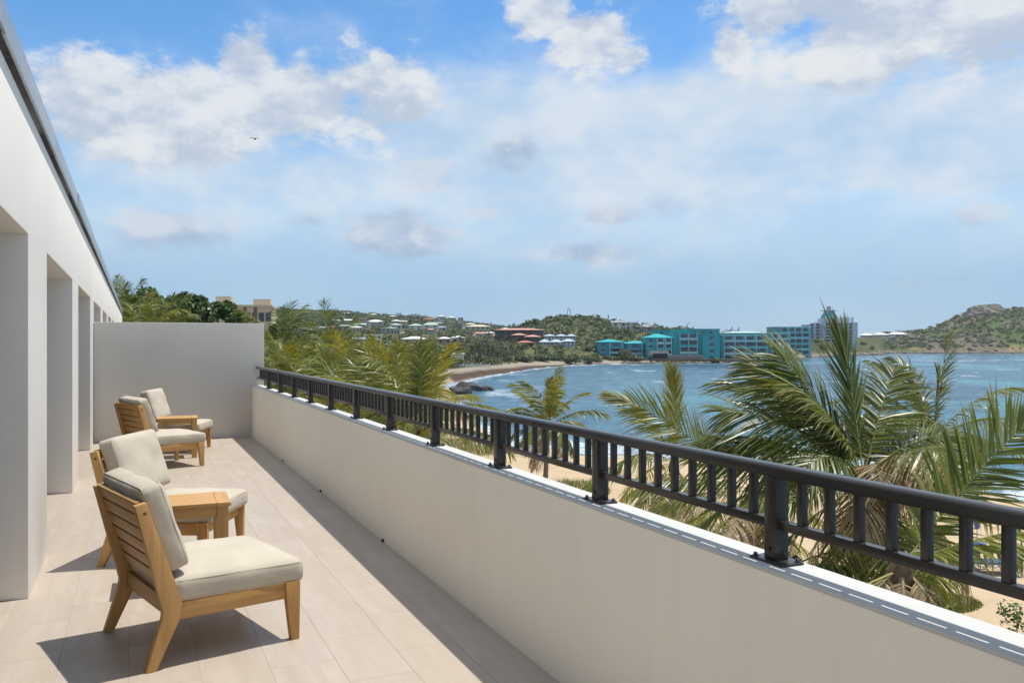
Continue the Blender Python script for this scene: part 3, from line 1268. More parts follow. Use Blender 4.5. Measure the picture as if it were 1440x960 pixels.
def unit(mat):
    if mat.name not in _unit:
        _unit[mat.name] = UNIT.mesh('unit_' + mat.name, mat)
    return _unit[mat.name]


def ubox(name, mat, parent, x0, x1, y0, y1, z0, z1):
    o = link(name, unit(mat), parent)
    o.location = ((x0 + x1) / 2, (y0 + y1) / 2, (z0 + z1) / 2)
    o.scale = (x1 - x0, y1 - y0, z1 - z0)
    return o


PAINT = {}


def paint(name, col):
    if name not in PAINT:
        a = Mat('paint_' + name)
        n_ = a.noise(a.coord('Object', (.6, .6, .25)), 1.2, 4, .6)
        a.set(color=a.mix(a.rng(n_, .35, .75, 0, .5), col, tuple(x * .72 for x in col)), rough=.8, spec=.25)
        PAINT[name] = a.m
    return PAINT[name]


def roofm(name, col):
    if 'r' + name not in PAINT:
        a = Mat('roof_' + name)
        w = a.n('ShaderNodeTexWave', wave_type='BANDS', bands_direction='X')
        a.put(w.inputs['Vector'], a.coord('Object'))
        w.inputs['Scale'].default_value = 1.6
        w.inputs['Distortion'].default_value = 1.0
        n_ = a.noise(a.coord('Object'), .8, 4, .6)
        c = a.mix(a.rng(n_, .3, .75, 0, .6), col, tuple(x * .66 for x in col))
        a.set(color=c, rough=.75, spec=.2, normal=a.bump(w.outputs[0], .3, .05))
        PAINT['r' + name] = a.m
    return PAINT['r' + name]


def roof_mesh(x0, x1, y0, y1, z0, h, kind, ov=.5):
    x0, x1, y0, y1 = x0 - ov, x1 + ov, y0 - ov, y1 + ov
    m_ = MB()
    t = .22
    if kind == 'flat':
        m_.box(x0 + ov * .6, x1 - ov * .6, y0 + ov * .6, y1 - ov * .6, z0 + .002, z0 + .45)
        return m_
    ym = (y0 + y1) / 2
    ins = min((y1 - y0) / 2, (x1 - x0) * .4) if kind == 'hip' else 0
    b = len(m_.v)
    vs = [(x0, y0, z0), (x1, y0, z0), (x1, y1, z0), (x0, y1, z0), (x0, y0, z0 + t), (x1, y0, z0 + t), (x1, y1, z0 + t), (x0, y1, z0 + t),
          (x0 + ins, ym, z0 + h), (x1 - ins, ym, z0 + h)]
    fs = [(0, 3, 2, 1), (0, 1, 5, 4), (1, 2, 6, 5), (2, 3, 7, 6), (3, 0, 4, 7), (4, 5, 9, 8), (6, 7, 8, 9), (5, 6, 9), (7, 4, 8)]
    return m_.add(vs, fs)


def house(name, label, px0, px1, ytop, ybase, wall, roof, kind='hip', storeys=1, F=None, depth=None, turn=0.0, roof_frac=.38, porch=False, cat='house', group='houses on the far hillside', wins=None, sunk=1.5):
    pm = (px0 + px1) / 2
    if F is None:
        F = hit(pm, ybase) or 600
    w = (px1 - px0) / FPX * F
    H = (ybase - ytop) / FPX * F
    z0 = EYE + (HOR - ybase) / FPX * F
    dpt = depth or max(6, w * .6)
    rh = 0.45 if kind == 'flat' else max(.8, H * roof_frac)
    hw = max(2.2, H - rh)
    p = rf(U_(pm) * F, F, z0)
    e = empty(name, p, -YAW - math.atan(U_(pm)) * .8 + R_(turn), label, cat, group)
    x0, x1 = -w / 2, w / 2
    ubox('wall', wall, e, x0, x1, 0, dpt, -sunk, hw)
    r_ = roof_mesh(x0, x1, -(1.6 if porch else 0), dpt, hw + .003, rh, kind).build('roof', roof, e)
    sh = hw / storeys
    nwin = wins or max(2, int(w / 3.2))
    for s in range(storeys):
        for i in range(nwin):
            cx = x0 + (i + .5) * w / nwin
            ww = min(1.5, w / nwin * .55)
            wn = ubox('window', M_WIN, e, cx - ww / 2, cx + ww / 2, -.06, .02, s * sh + sh * .30, s * sh + sh * .80)
    if porch:
        ubox('porch_floor', wall, e, x0, x1, -1.6, -.01, -.4, .05)
        for i in range(4):
            cx = x0 + .3 + i * (w - .6) / 3
            ubox('porch_post', wall, e, cx - .12, cx + .12, -1.55, -1.31, .05, hw)
    keep_out.append((U_(pm), F, (w / 2 + 2.0) / F, 5 if F > 680 and pm > 1200 else (48 if name == 'house' else 7), dpt))
    return e


WHITE = paint('white', (.72, .72, .70))
CREAM = paint('cream', (.60, .52, .40))
PINK = paint('pink', (.55, .38, .30))
PALEG = paint('pale_green', (.42, .50, .44))
GREY = paint('grey', (.45, .47, .50))
R_WHITE = roofm('white', (.78, .78, .75))
R_GREEN = roofm('green', (.38, .50, .43))
R_RED = roofm('red', (.44, .17, .11))
R_PINK = roofm('pink', (.54, .29, .245))
R_GREY = roofm('grey', (.30, .33, .37))
R_BLUE = roofm('blue', (.42, .52, .62))
R_CREAM = roofm('cream', (.66, .60, .46))

house('house', 'long house with wide white roof high on the left hillside', 517, 539, 450, 457.5, PALEG, R_WHITE, 'hip')
house('house', 'small bluish white box house below the wide white roof', 536, 549, 460.5, 469, GREY, R_WHITE, 'flat', 2)
house('house', 'house with dull green hip roof beside the small box house', 549, 565, 455.5, 463, WHITE, R_GREEN, 'hip')
house('house', 'small house with bright white roof above the dull green one', 551, 563, 451, 456.5, WHITE, R_WHITE, 'hip')
house('house', 'left half of the large pale green roofed villa on the hillside', 575, 594, 455, 464, WHITE, R_GREEN, 'hip', 2)
house('house', 'right half of the large pale green roofed villa on the hillside', 595, 617, 453, 464.5, WHITE, R_GREEN, 'hip', 2)
house('house', 'house with brick red roof on the ridge line', 595, 612, 447.5, 453, CREAM, R_RED, 'hip')
house('house', 'pale house with grey-green roof at left end of the hillside houses', 499, 514, 456, 463, GREY, R_GREEN, 'gable')
house('house', 'tall beige house near the ridge at left', 505, 514, 447, 455.5, PINK, R_CREAM, 'flat', 2)
house('house', 'house with pale yellow roof just below the ridge', 547, 558, 444.5, 449, CREAM, R_CREAM, 'hip')
house('house', 'house with pale cream roof on the ridge at far left', 520, 530, 442, 446.5, CREAM, R_CREAM, 'hip')
house('house', 'white modern flat roofed house above the left palms', 512, 536, 470, 483, WHITE, R_WHITE, 'flat', 2, wins=4)
house('house', 'low white roofed house with dark porch above the palms', 566, 600, 475, 486, WHITE, R_WHITE, 'hip', 1, porch=True)
house('house', 'white roofed house left of the dark beach palms', 616, 634, 476, 484, CREAM, R_WHITE, 'hip', 1, porch=True)
house('house', 'white roofed house partly behind the dark beach palms', 634, 654, 474, 482, WHITE, R_WHITE, 'hip')
house('house', 'long cream roofed house on the ridge above the beach palms', 655, 689, 456.5, 464, CREAM, R_CREAM, 'hip')
house('house', 'grey house among trees below the red roof', 612, 628, 459, 466, GREY, R_GREY, 'hip')
house('house', 'white gabled house at the foot of the left hill', 497, 512, 478, 487, WHITE, R_GREY, 'gable')
house('house', 'small white roofed house on the saddle right of the cream roof', 704, 716, 462, 466.5, WHITE, R_WHITE, 'hip')
house('house', 'pale pink roofed house behind the top of the beach palms', 692, 704, 471, 478, WHITE, R_PINK, 'hip')
house('house', 'grey roofed house just right of the divider wall palms', 436, 456, 461, 469, WHITE, R_GREY, 'gable')

# rows of small houses climbing the left hillside
rh_ = random.Random(8)
rows = [('upper', [486, 536, 570, 584, 622, 636, 648], 448.5, 7.0), ('middle', [474, 490, 527, 566, 618, 632, 646, 660], 459, 9.5), ('lower', [470, 484, 503, 546, 556, 606, 660, 676, 688], 469.5, 11.5)]
WALLS = [('white', WHITE), ('cream', CREAM), ('pale pink', paint('pale_pink', (.62, .48, .42))), ('pale grey', GREY)]
ROOFS = [('white', R_WHITE), ('pale green', R_GREEN), ('cream', R_CREAM), ('grey', R_GREY), ('white', R_WHITE), ('faded red', R_PINK)]
NUM = ['first', 'second', 'third', 'fourth', 'fifth', 'sixth', 'seventh', 'eighth', 'ninth']
for rn, xs_, y_, wp in rows:
    for i, x in enumerate(xs_):
        wn, wm = rh_.choice(WALLS)
        rn2, rm = rh_.choice(ROOFS)
        w_ = wp * rh_.uniform(.8, 1.25)
        yb_ = y_ + (x - 560) * .030 + rh_.uniform(-2, 2)
        house('house', '%s house, %s roof, %s from left in %s row of small hillside houses' % (wn, rn2, NUM[i], rn), x - w_ / 2, x + w_ / 2, yb_ - w_ * .55, yb_, wm, rm,
              rh_.choice(['hip', 'hip', 'gable', 'flat']), rh_.choice([1, 2]), turn=rh_.uniform(-25, 25), group='small houses in rows on the hillside', wins=3)

# red roofed resort: tiers stepping down to the beach
FB = hit(730, 488, 200) or 330
res = [(696, 764, 464, 471.5, 40, 'top tier'), (720, 740, 471.5, 479, 22, 'upper left wing'), (738, 760, 473.5, 481.5, 18, 'upper right wing'), (727, 750, 482, 490, 2, 'lowest wing')]
for i, (a, b, t, d, dF, nm_) in enumerate(res):
    house('resort_wing', 'dark timber resort wing with long salmon red roof, ' + nm_, a, b, t, d, paint('timber', (.16, .13, .12)), R_PINK if i != 3 else R_RED, 'hip',
          1, FB + dF, 9, roof_frac=.42, porch=True, cat='resort', group='red roofed resort wings', wins=8, sunk=6)
# six villas with pale blue roofs
FB = hit(783, 488, 200) or 340
vl = [(759, 773, 477.5, 489, 0, 'front row left'), (773.5, 790.5, 477.5, 489, 2, 'front row middle'), (791, 808, 477, 488, 4, 'front row right'),
      (765.5, 780, 472, 480, 22, 'back row left'), (782, 796.5, 471.8, 480, 24, 'back row middle'), (797, 809, 471.8, 480, 26, 'back row right')]
for a, b, t, d, dF, nm_ in vl:
    house('villa', 'two storey white villa with pale blue hip roof, ' + nm_, a, b, t, d, paint('villa', (.60, .64, .66)), R_BLUE, 'hip', 2, FB + dF, 8, cat='villa', group='blue roofed villas', wins=3, sunk=6)
# hilltop mansion
FB = hit(880, 464, 250) or 460
house('hilltop_house', 'grey roofed hilltop house with skylights above the turquoise hotel', 860, 882, 452, 459.5, WHITE, R_GREY, 'gable', 1, FB + 8, 9, cat='house', sunk=8)
house('hilltop_house', 'long pale hilltop house with white flat upper floor', 879, 896, 452.8, 463, paint('pale', (.62, .62, .6)), R_WHITE, 'flat', 2, FB + 2, 9, cat='house', sunk=8)
house('hilltop_house', 'long grey hip roofed hilltop house at the right end', 894, 925, 456, 467, paint('pale', (.62, .62, .6)), R_GREY, 'hip', 2, FB - 2, 9, cat='house', wins=8, sunk=8)
# white roofs by the island
for a, b, t, d, nm_ in ((1211, 1228, 469.0, 475, 'left'), (1229, 1249, 468.2, 474.5, 'middle'), (1250, 1275, 467.5, 473.5, 'right')):
    house('house', 'low white roofed building beside the tower at foot of the island, ' + nm_, a, b, t, d, WHITE, R_WHITE, 'hip', 1, hit((a + b) / 2, d, 500) or 690, 9, roof_frac=.5, group='white roofs by the island', wins=6, sunk=4)

# beige apartment blocks behind the left trees
def apartments(px0, px1, ytop, ybase, F, label, strips):
    pm = (px0 + px1) / 2
    w = (px1 - px0) / FPX * F
    z0 = SEA + 1.0
    H = EYE + (HOR - ytop) / FPX * F - z0
    e = empty('apartment_block', rf(U_(pm) * F, F, z0), -YAW + R_(12), label, 'apartment block', 'beige apartment blocks behind the trees')
    tan = paint('tan', (.60, .49, .37))
    ubox('wall', tan, e, -w / 2, w / 2, 0, 10, -.5, H)
    ubox('parapet_cap', paint('tan2', (.60, .50, .38)), e, -w / 2 - .15, w / 2 + .15, -.15, 10.15, H + .003, H + .28)
    for s in strips:
        ubox('stair_strip', paint('brown', (.20, .12, .075)), e, s * w - .2, s * w + .2, -.12, -.01, 0, H + .001)
    for k in range(3):
        for q in range(5):
            cx = -w / 2 + (q + .5) * w / 5
            ubox('window', M_WIN, e, cx - .35, cx + .35, -.05, .02, H - 2.0 - k * 3.0, H - .8 - k * 3.0)
    ubox('stair_tower', tan, e, w / 2 - 2.6, w / 2 - .3, 2, 6, H + .29, H + 1.2)
    return e


apartments(335, 381, 431.5, 452, 120, 'beige apartment block with dark brown stair strips beside the palms', (-.28, .02))
apartments(300, 325, 426.5, 440, 135, 'small beige block showing above the round leafy tree', (.30,))

# ------------------------------------------------------------------ turquoise hotel on the shore
TQ = [paint('turquoise', (.035, .37, .43)), paint('teal_blue', (.045, .30, .41)), paint('sea_green', (.035, .42, .41)), paint('dull_teal', (.13, .40, .45))]
TRIM = paint('trim', (.30, .55, .60))
R_TQ = roofm('turquoise', (.03, .36, .38))
R_TQ2 = roofm('pale_turquoise', (.36, .58, .56))


def hotel(name, label, px0, px1, ytop, ybase, F, body, storeys, bays, roof='flat', roofmat=None, depth=12, turn=0, wincols=None, side=True):
    pm = (px0 + px1) / 2
    w = (px1 - px0) / FPX * F
    z0 = EYE + (HOR - ybase) / FPX * F
    H = (ybase - ytop) / FPX * F
    e = empty(name, rf(U_(pm) * F, F, z0), -YAW + R_(turn), label, 'hotel wing', 'turquoise hotel wings on the shore')
    rh = .5 if roof == 'flat' else max(1.0, H * .16)
    hw = H - rh
    sh = hw / storeys
    x0, x1 = -w / 2, w / 2
    ubox('wall', body, e, x0, x1, 0, depth, -4, hw)
    roof_mesh(x0, x1, 0, depth, hw + .003, rh, roof, .4).build('roof', roofmat or R_TQ, e)
    for (b0, b1) in bays:                       # balcony bays: slab, parapet, fins, dark glazing behind
        xa, xb = x0 + b0 * w, x0 + b1 * w
        nb = max(1, round((xb - xa) / 4.2))
        for s in range(storeys):
            z = s * sh
            ubox('balcony_slab', TRIM, e, xa, xb, -1.5, -.012, z - .10, z + .10)
            ubox('balcony_railing', TRIM if s % 2 else body, e, xa, xb, -1.5, -1.42, z + .102, z + sh * .33)
            for q in range(nb):
                ca = xa + (q + .5) * (xb - xa) / nb
                ubox('window', M_WIN, e, ca - 1.35, ca + 1.35, -.05, .02, z + .12, z + sh * .82)
        for q in range(nb + 1):
            cx = xa + q * (xb - xa) / nb
            ubox('fin', TRIM, e, cx - .13, cx + .13, -1.56, -.013, 0, hw)
    if wincols:
        for cpos in wincols:
            cx = x0 + cpos * w
            for s in range(storeys):
                ubox('window', M_WIN, e, cx - .8, cx + .8, -.06, .02, s * sh + sh * .3, s * sh + sh * .78)
                ubox('sill', TRIM, e, cx - .95, cx + .95, -.16, -.062, s * sh + sh * .2, s * sh + sh * .295)
    if side:
        for s in range(storeys):
            ubox('side_window', M_WIN, e, x1 - .02, x1 + .05, depth * .4, depth * .6, s * sh + sh * .3, s * sh + sh * .8)
    keep_out.append((U_(pm), F, (w / 2 + 1) / F, 30, depth))
    return e


hotel('hotel_wing', 'leftmost low turquoise hotel wing with hip roof', 843, 877.5, 477, 504.5, 345, TQ[1], 3, [(.40, .92)], 'hip', None, 12, 3, [.13])
hotel('hotel_wing', 'second low turquoise hotel wing, bluer, behind shrubs', 880.5, 912, 479, 506, 350, TQ[1], 3, [(.1, .7)], 'hip', None, 12, 0, [.86])
hotel('hotel_wing', 'tall turquoise hotel wing with two white balcony bays', 910.5, 945.5, 469, 508, 344, TQ[0], 4, [(.38, .64), (.70, .94)], 'hip', R_TQ, 14, 0, [.14])
hotel('hotel_wing', 'upper turquoise block rising behind the two bay wing', 922, 948, 463.5, 500, 368, TQ[2], 4, [], 'flat', R_TQ, 10, 0, [.3, .7])
hotel('hotel_wing', 'turquoise hotel wing with big blank top storey and balconies', 946.5, 987, 466.5, 507, 348, TQ[0], 4, [(.22, .82)], 'flat', None, 14, 0, None)
hotel('hotel_wing', 'bright turquoise top block above the balcony wing', 948, 967, 462.8, 472, 352, TQ[2], 1, [], 'flat', None, 8, 0, None)
hotel('hotel_wing', 'rear turquoise block showing above the blank gable', 968, 1012, 462, 480, 376, TQ[0], 2, [], 'flat', None, 10, 0, [.2, .45, .7])
hotel('hotel_wing', 'blank turquoise gable block with one column of windows', 988.5, 1012.5, 469.5, 508, 346, TQ[0], 4, [], 'flat', None, 16, 0, [.5])
hotel('hotel_wing', 'long hotel wing with four rows of pale balconies', 1013.5, 1079, 470, 507, 352, TQ[3], 4, [(.04, .98)], 'flat', R_TQ2, 14, 4, None)
hotel('hotel_wing', 'pale roofed hotel block behind the long balcony wing', 1016, 1080, 465.5, 480, 384, TQ[3], 1, [], 'hip', R_TQ2, 14, 2, [.2, .5, .8])
hotel('hotel_wing', 'dull teal hotel wing seen through the big palm', 1080, 1112, 467.5, 503, 400, TQ[3], 4, [(.1, .9)], 'flat', R_TQ2, 14, 6, None)
hotel('hotel_wing', 'stepped grey teal hotel wing left of the tower', 1092, 1142, 459, 500, 455, paint('greyteal', (.10, .38, .40)), 5, [(.1, .9)], 'flat', R_TQ2, 14, 6, None)
# sea wall in front of it
sw = empty('sea_wall', wpt(1000, 509, 335), -YAW + R_(2), 'brown stone sea wall below the turquoise hotel', 'sea wall')
stone = plain('sea_wall_stone', (.14, .115, .09), .95, .35, .6)
k_ = 335 / FPX
ubox('wall', stone, sw, -84 * k_, 90 * k_, 0, 4, -4, 1.2)
ubox('terrace_wall', plain('grey_wall', (.20, .20, .19), .9), sw, -80 * k_, -10 * k_, 1.0, 5, 1.203, 2.6)
ubox('opening_shade_panel', M_DARK, sw, -82 * k_, -61 * k_, .9, .995, .4 + 1.0, 3.3)  # black panel stands in for the shade inside an opening
ubox('opening_frame', paint('beige2', (.45, .40, .34)), sw, -84 * k_, -59 * k_, 1.0, 6, 2.61, 4.2)

# tower with glazed turquoise crown
F = 575.0
k_ = F / FPX
z0 = SEA + 2.5
tw = empty('tower', rf(U_(1172) * F, F, z0), -YAW + R_(6), 'tall pale blue-grey tower with glazed turquoise crown behind the palm', 'tower')
pb = paint('pale_blue', (.42, .52, .62))
pb2 = paint('pale_blue_lit', (.50, .56, .62))  # lighter copy of the wall colour with the sunlight put into it
Ht = EYE + (HOR - 452) * k_ - z0
ubox('core', pb, tw, -15 * k_, 15 * k_, 0, 14, -2, Ht)
ubox('left_wing', pb, tw, -34 * k_, -15.05 * k_, 2, 14, -2, Ht - 2)
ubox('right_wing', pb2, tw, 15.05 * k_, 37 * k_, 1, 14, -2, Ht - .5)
for s in range(8):
    zz = 1.5 + s * (Ht - 3) / 8
    for (xa, xb) in ((-11, -5), (-3, 3), (5, 11), (17.5, 22), (24, 29), (-32, -27), (-24, -18)):
        ubox('window', M_WIN, tw, xa * k_, xb * k_, (-.06 if abs(xa) < 14 else (.94 if xa > 0 else 1.94)), (.02 if abs(xa) < 14 else (1.02 if xa > 0 else 2.02)), zz + .8, zz + 2.4)
    ubox('balcony', pb2, tw, -13 * k_, 13 * k_, -1.2, -.07, zz + .2, zz + .75)
ubox('crown_base', pb2, tw, -11 * k_, 11 * k_, 1, 12, Ht + .003, Ht + 2.2)
cr = MB()
b0, b1, zz0, zz1 = 9 * k_, 4.5 * k_, Ht + 2.2, Ht + 7.2
cr.add([(-b0, 2, zz0), (b0, 2, zz0), (b0, 11, zz0), (-b0, 11, zz0), (-b1, 4.5, zz1), (b1, 4.5, zz1), (b1, 8.5, zz1), (-b1, 8.5, zz1)],
       [(0, 3, 2, 1), (4, 5, 6, 7), (0, 1, 5, 4), (1, 2, 6, 5), (2, 3, 7, 6), (3, 0, 4, 7)])
cr.build('glazed_crown', Mat('turquoise_glass').set(color=(.02, .34, .36), rough=.15, spec=.6).m, tw)
for s in (-1, 1):
    MB().tube([(s * b0, 1.7, zz0), (s * b1, 4.2, zz1 + .2)], .35, 6).build('crown_rib', pb2, tw)
ubox('crown_cap', pb2, tw, -9.5 * k_, 9.5 * k_, 3.6, 9.4, zz1 + .01, zz1 + .5)
ubox('lantern', paint('rose_grey', (.38, .32, .33)), tw, -2 * k_, 2 * k_, 5.5, 7.5, zz1 + .51, zz1 + 3.0)
for x in (20, 27, 33):
    ubox('chimney', pb, tw, (x - 1.2) * k_, (x + 1.2) * k_, 4, 6, Ht - .48, Ht + 3)
keep_out.append((U_(1172), F, .04, 40, 30))
keep_out.append((U_(1000), 352, .10, 45, 20))

# white picket fence at the cove beach
Fw = 226
fe = empty('white_fence', wpt(664, 519, Fw), -YAW + R_(8), 'white painted fence panels at the left end of the cove beach', 'fence')
wl = 50 / FPX * Fw
for i in range(24):
    x = -wl / 2 + i * wl / 23
    ubox('picket', WHITE, fe, x - .07, x + .07, 0, .05, -.6, 1.35)
for z_ in (.2, 1.1):
    ubox('rail', WHITE, fe, -wl / 2, wl / 2, .055, .12, z_, z_ + .12)
for i in range(5):
    x = -wl / 2 + i * wl / 4
    ubox('post', WHITE, fe, x - .12, x + .12, .125, .35, -.6, 1.7)
hut = house('beach_house', 'white walled beach house behind the fence, left of the dark palms', 626, 652, 497, 515, WHITE, R_WHITE, 'flat', 1, 234, 8, cat='house', group=None, wins=3)

# mast on the hill
ms = MB().tube([(0, 0, -2), (0, 0, 4)], [.14, .08], 5).box(-.2, .2, -.2, .2, 4, 6.0)
o = ms.build('mast', plain('mast_grey', (.12, .12, .13), .6))
o.location = wpt(855.5, 458, 470)
tag(o, 'thin dark mast standing on the green hill left of hilltop house', 'mast')
ms = MB()
for sx in (-1, 1):
    ms.tube([(sx * 1.6, 0, -1), (sx * .5, 0, 5.5)], .16, 5)
ms.box(-.5, .5, -.1, .1, 5.3, 5.6)
o = ms.build('lookout_frame', plain('frame_grey', (.16, .17, .18), .6))
o.location = wpt(800, 447.5, 480)
tag(o, 'small pale frame tower on the summit of the green hill', 'lookout frame')


# ------------------------------------------------------------------ far foliage (after the houses, which it leaves free)
def acc_hill(u, F, z, rs):
    ff = np.interp(u, FF_U, FF_F)
    ff = np.where(u < -.078, 185, ff + np.interp(u, BW_U, BW_W) - 14)
    isl_ = u > .44
    n_ = fbm(u * F * .03 + 30, F * .03, 4)
    ok = (F > ff + 22) & (z > SEA + 1.6) & clear_of(u, F)
    ok &= np.where(isl_, n_ > -.30, n_ > -.45)
    ok &= np.where(isl_, rs.rand(len(u)) < .85, True)
    ok &= ~((u > .12) & (u < .43) & (F > 560))
    return ok


scatter('hillside_scrub', 'green scrub and small trees covering the far hills', 'scrub', M_SCRUB, 13500, acc_hill, 1.1, 2.5, .85, 3)


def acc_dark(u, F, z, rs):
    ff = np.interp(u, FF_U, FF_F)
    ff = np.where(u < -.078, 190, ff + np.interp(u, BW_U, BW_W) - 12)
    ok = (F > ff + 20) & (F < 640) & (z > SEA + 1.4) & clear_of(u, F) & (u < .42)
    n_ = fbm(u * F * .018 + 90, F * .018, 3)
    return ok & (n_ > .08) & (rs.rand(len(u)) < .75)


scatter('hillside_trees', 'darker taller trees between the far houses', 'trees', M_DARKTREE, 3000, acc_dark, 1.8, 3.2, 1.0, 8)

_old = protos
protos = [tuft(np.random.RandomState(400 + i), 14, 1, .7, .42) for i in range(10)]


def acc_low(u, F, z, rs):
    ff = np.where(u < -.078, 170, np.interp(u, FF_U, FF_F) + np.interp(u, BW_U, BW_W) - 14)
    return (F > ff + 17) & (z > SEA + 1.3) & (fbm(u * F * .05 + 11, F * .05, 3) > -.25) & ~((u > .12) & (u < .43) & (F > 560)) & ~((u > .10) & (u < .31) & (F > 325) & (F < 372))


scatter('low_shrubs', 'low shrubs and tall grass dotting the open slopes across the bay', 'shrubs', M_SCRUB, 11000, acc_low, .5, 1.15, .8, 15)
protos = _old


def acc_isl(u, F, z, rs):
    return (u > .435) & (F > np.interp(u, FF_U, FF_F) + 6) & (z > SEA + .6) & (F < 820) & (rs.rand(len(u)) < .8)


# rocks of the island slope and its shore
rs = np.random.RandomState(77)
_ico = bmesh.new()
bmesh.ops.create_icosphere(_ico, subdivisions=1, radius=1)
ico_v = np.array([v.co[:] for v in _ico.verts])
ico_f = np.array([[v.index for v in f.verts] for f in _ico.faces])
_ico.free()
M_ROCK = plain('rock', (.15, .13, .11), .95, .45, .35)
vv, ff_ = [], []
nb_ = 0
for i in range(900):
    u = rs.uniform(.40, .68)
    fs_ = np.interp(u, FF_U, FF_F)
    shore = rs.rand() < .5
    F = fs_ + (rs.uniform(-2, 6) if shore else rs.uniform(5, 110))
    if u < .432:
        F = fs_ + rs.uniform(-3, 5)
    z = tz(u, F)
    if not shore and (fbm(np.array([u * F * .035 + 9]), np.array([F * .03]), 5)[0] < -.05 + abs(u - .535) * 2.5):
        continue
    s = rs.uniform(.6, 2.2) if shore else rs.uniform(.8, 2.6)
    q = ico_v * (1 + rs.uniform(-.28, .28, (len(ico_v), 1))) * s * np.array([1.2, 1, .75])
    vv.append(q + np.array(rf(u * F, F, z + s * .1)))
    ff_.append(ico_f + nb_)
    nb_ += len(ico_v)
for i in range(260):                       # dark crag along the island's crest
    u = rs.uniform(.528, .568)
    F = 800 - rs.uniform(0, 34)
    z = tz(u, F)
    s = rs.uniform(1.2, 3.0)
    q = ico_v * (1 + rs.uniform(-.3, .3, (len(ico_v), 1))) * s * np.array([1.3, 1, .8])
    vv.append(q + np.array(rf(u * F, F, z + s * .15)))
    ff_.append(ico_f + nb_)
    nb_ += len(ico_v)
for i in range(420):                       # rocky shore below the hotel
    u = rs.uniform(.13, .425)
    F = np.interp(u, FF_U, FF_F) + rs.uniform(-3, 3)
    s = rs.uniform(.4, 1.3)
    q = ico_v * (1 + rs.uniform(-.28, .28, (len(ico_v), 1))) * s * np.array([1.3, 1, .7])
    vv.append(q + np.array(rf(u * F, F, max(SEA, tz(u, F)) + s * .1)))
    ff_.append(ico_f + nb_)
    nb_ += len(ico_v)
o = link('shore_rocks', np_mesh('shore_rocks', np.concatenate(vv), None, M_ROCK, False, None, np.concatenate(ff_)))
tag(o, 'brown rocks along the far shore and up the island slope', 'rocks', None, 'stuff')

# boulders at the near end of the cove
rs = np.random.RandomState(9)
M_BOULDER = plain('wet_boulder', (.055, .050, .048), .7, .4, .8)
for i, (px, py, wpx, hpx, F, lb) in enumerate([(648, 562, 34, 20, 132, 'rounded brown boulder at left of the small rock group in the cove'),
                                               (662, 555, 44, 14, 140, 'long dark flat boulder in the middle of the cove rock group'),
                                               (682, 556, 26, 10, 141, 'dark pointed boulder at right end of the cove rock group'),
                                               (668, 560.5, 16, 4, 133, 'small dark rock awash in front of the cove boulders')]):
    bm = bmesh.new()
    bmesh.ops.create_icosphere(bm, subdivisions=3, radius=1)
    w_, h_ = wpx / FPX * F / 2, hpx / FPX * F
    for v in bm.verts:
        p = np.array(v.co)
        nse = fbm(np.array([p[0] * 1.6 + i * 7 + p[2]]), np.array([p[1] * 1.6 + p[2] * 1.3]), 4)[0]
        q = p * (1 + .42 * nse)
        v.co = Vector((q[0] * w_, q[1] * w_ * .7, q[2] * h_ * .9))
    me = bpy.data.meshes.new('boulder')
    bm.to_mesh(me)
    bm.free()
    me.materials.append(M_BOULDER)
    o = link('boulder', me)
    o.location = rf(U_(px) * F, F, SEA + h_ * .05)
    tag(o, lb, 'boulder', 'boulders in the cove')

# ================================================================== coconut palms
M_PALM = leaf_mat('palm_leaf', [(.055, .080, .012), (.130, .162, .024), (.265, .270, .060), (.24, .225, .045)], .30, .36, (.36, .27, .14))
M_PALMY = leaf_mat('palm_leaf_yellow', [(.13, .14, .018), (.20, .20, .026), (.28, .26, .045), (.33, .27, .05)], .34, .38, (.42, .31, .15))
M_PALMD = leaf_mat('palm_leaf_dry', [(.24, .165, .085), (.36, .27, .15), (.47, .38, .24), (.30, .22, .12)], .22, .6, (.42, .33, .21))
M_PALMK = leaf_mat('palm_leaf_dark', [(.042, .068, .012), (.095, .128, .022), (.200, .220, .055), (.19, .18, .045)], .30, .36, (.26, .20, .10))
M_FIBRE = plain('palm_fibre', (.115, .078, .045), .95, .45, 14)
M_STALK = plain('palm_rachis', (.30, .28, .08), .5, .2, 4)
M_STALKD = plain('palm_rachis_dry', (.36, .27, .15), .8, .2, 4)


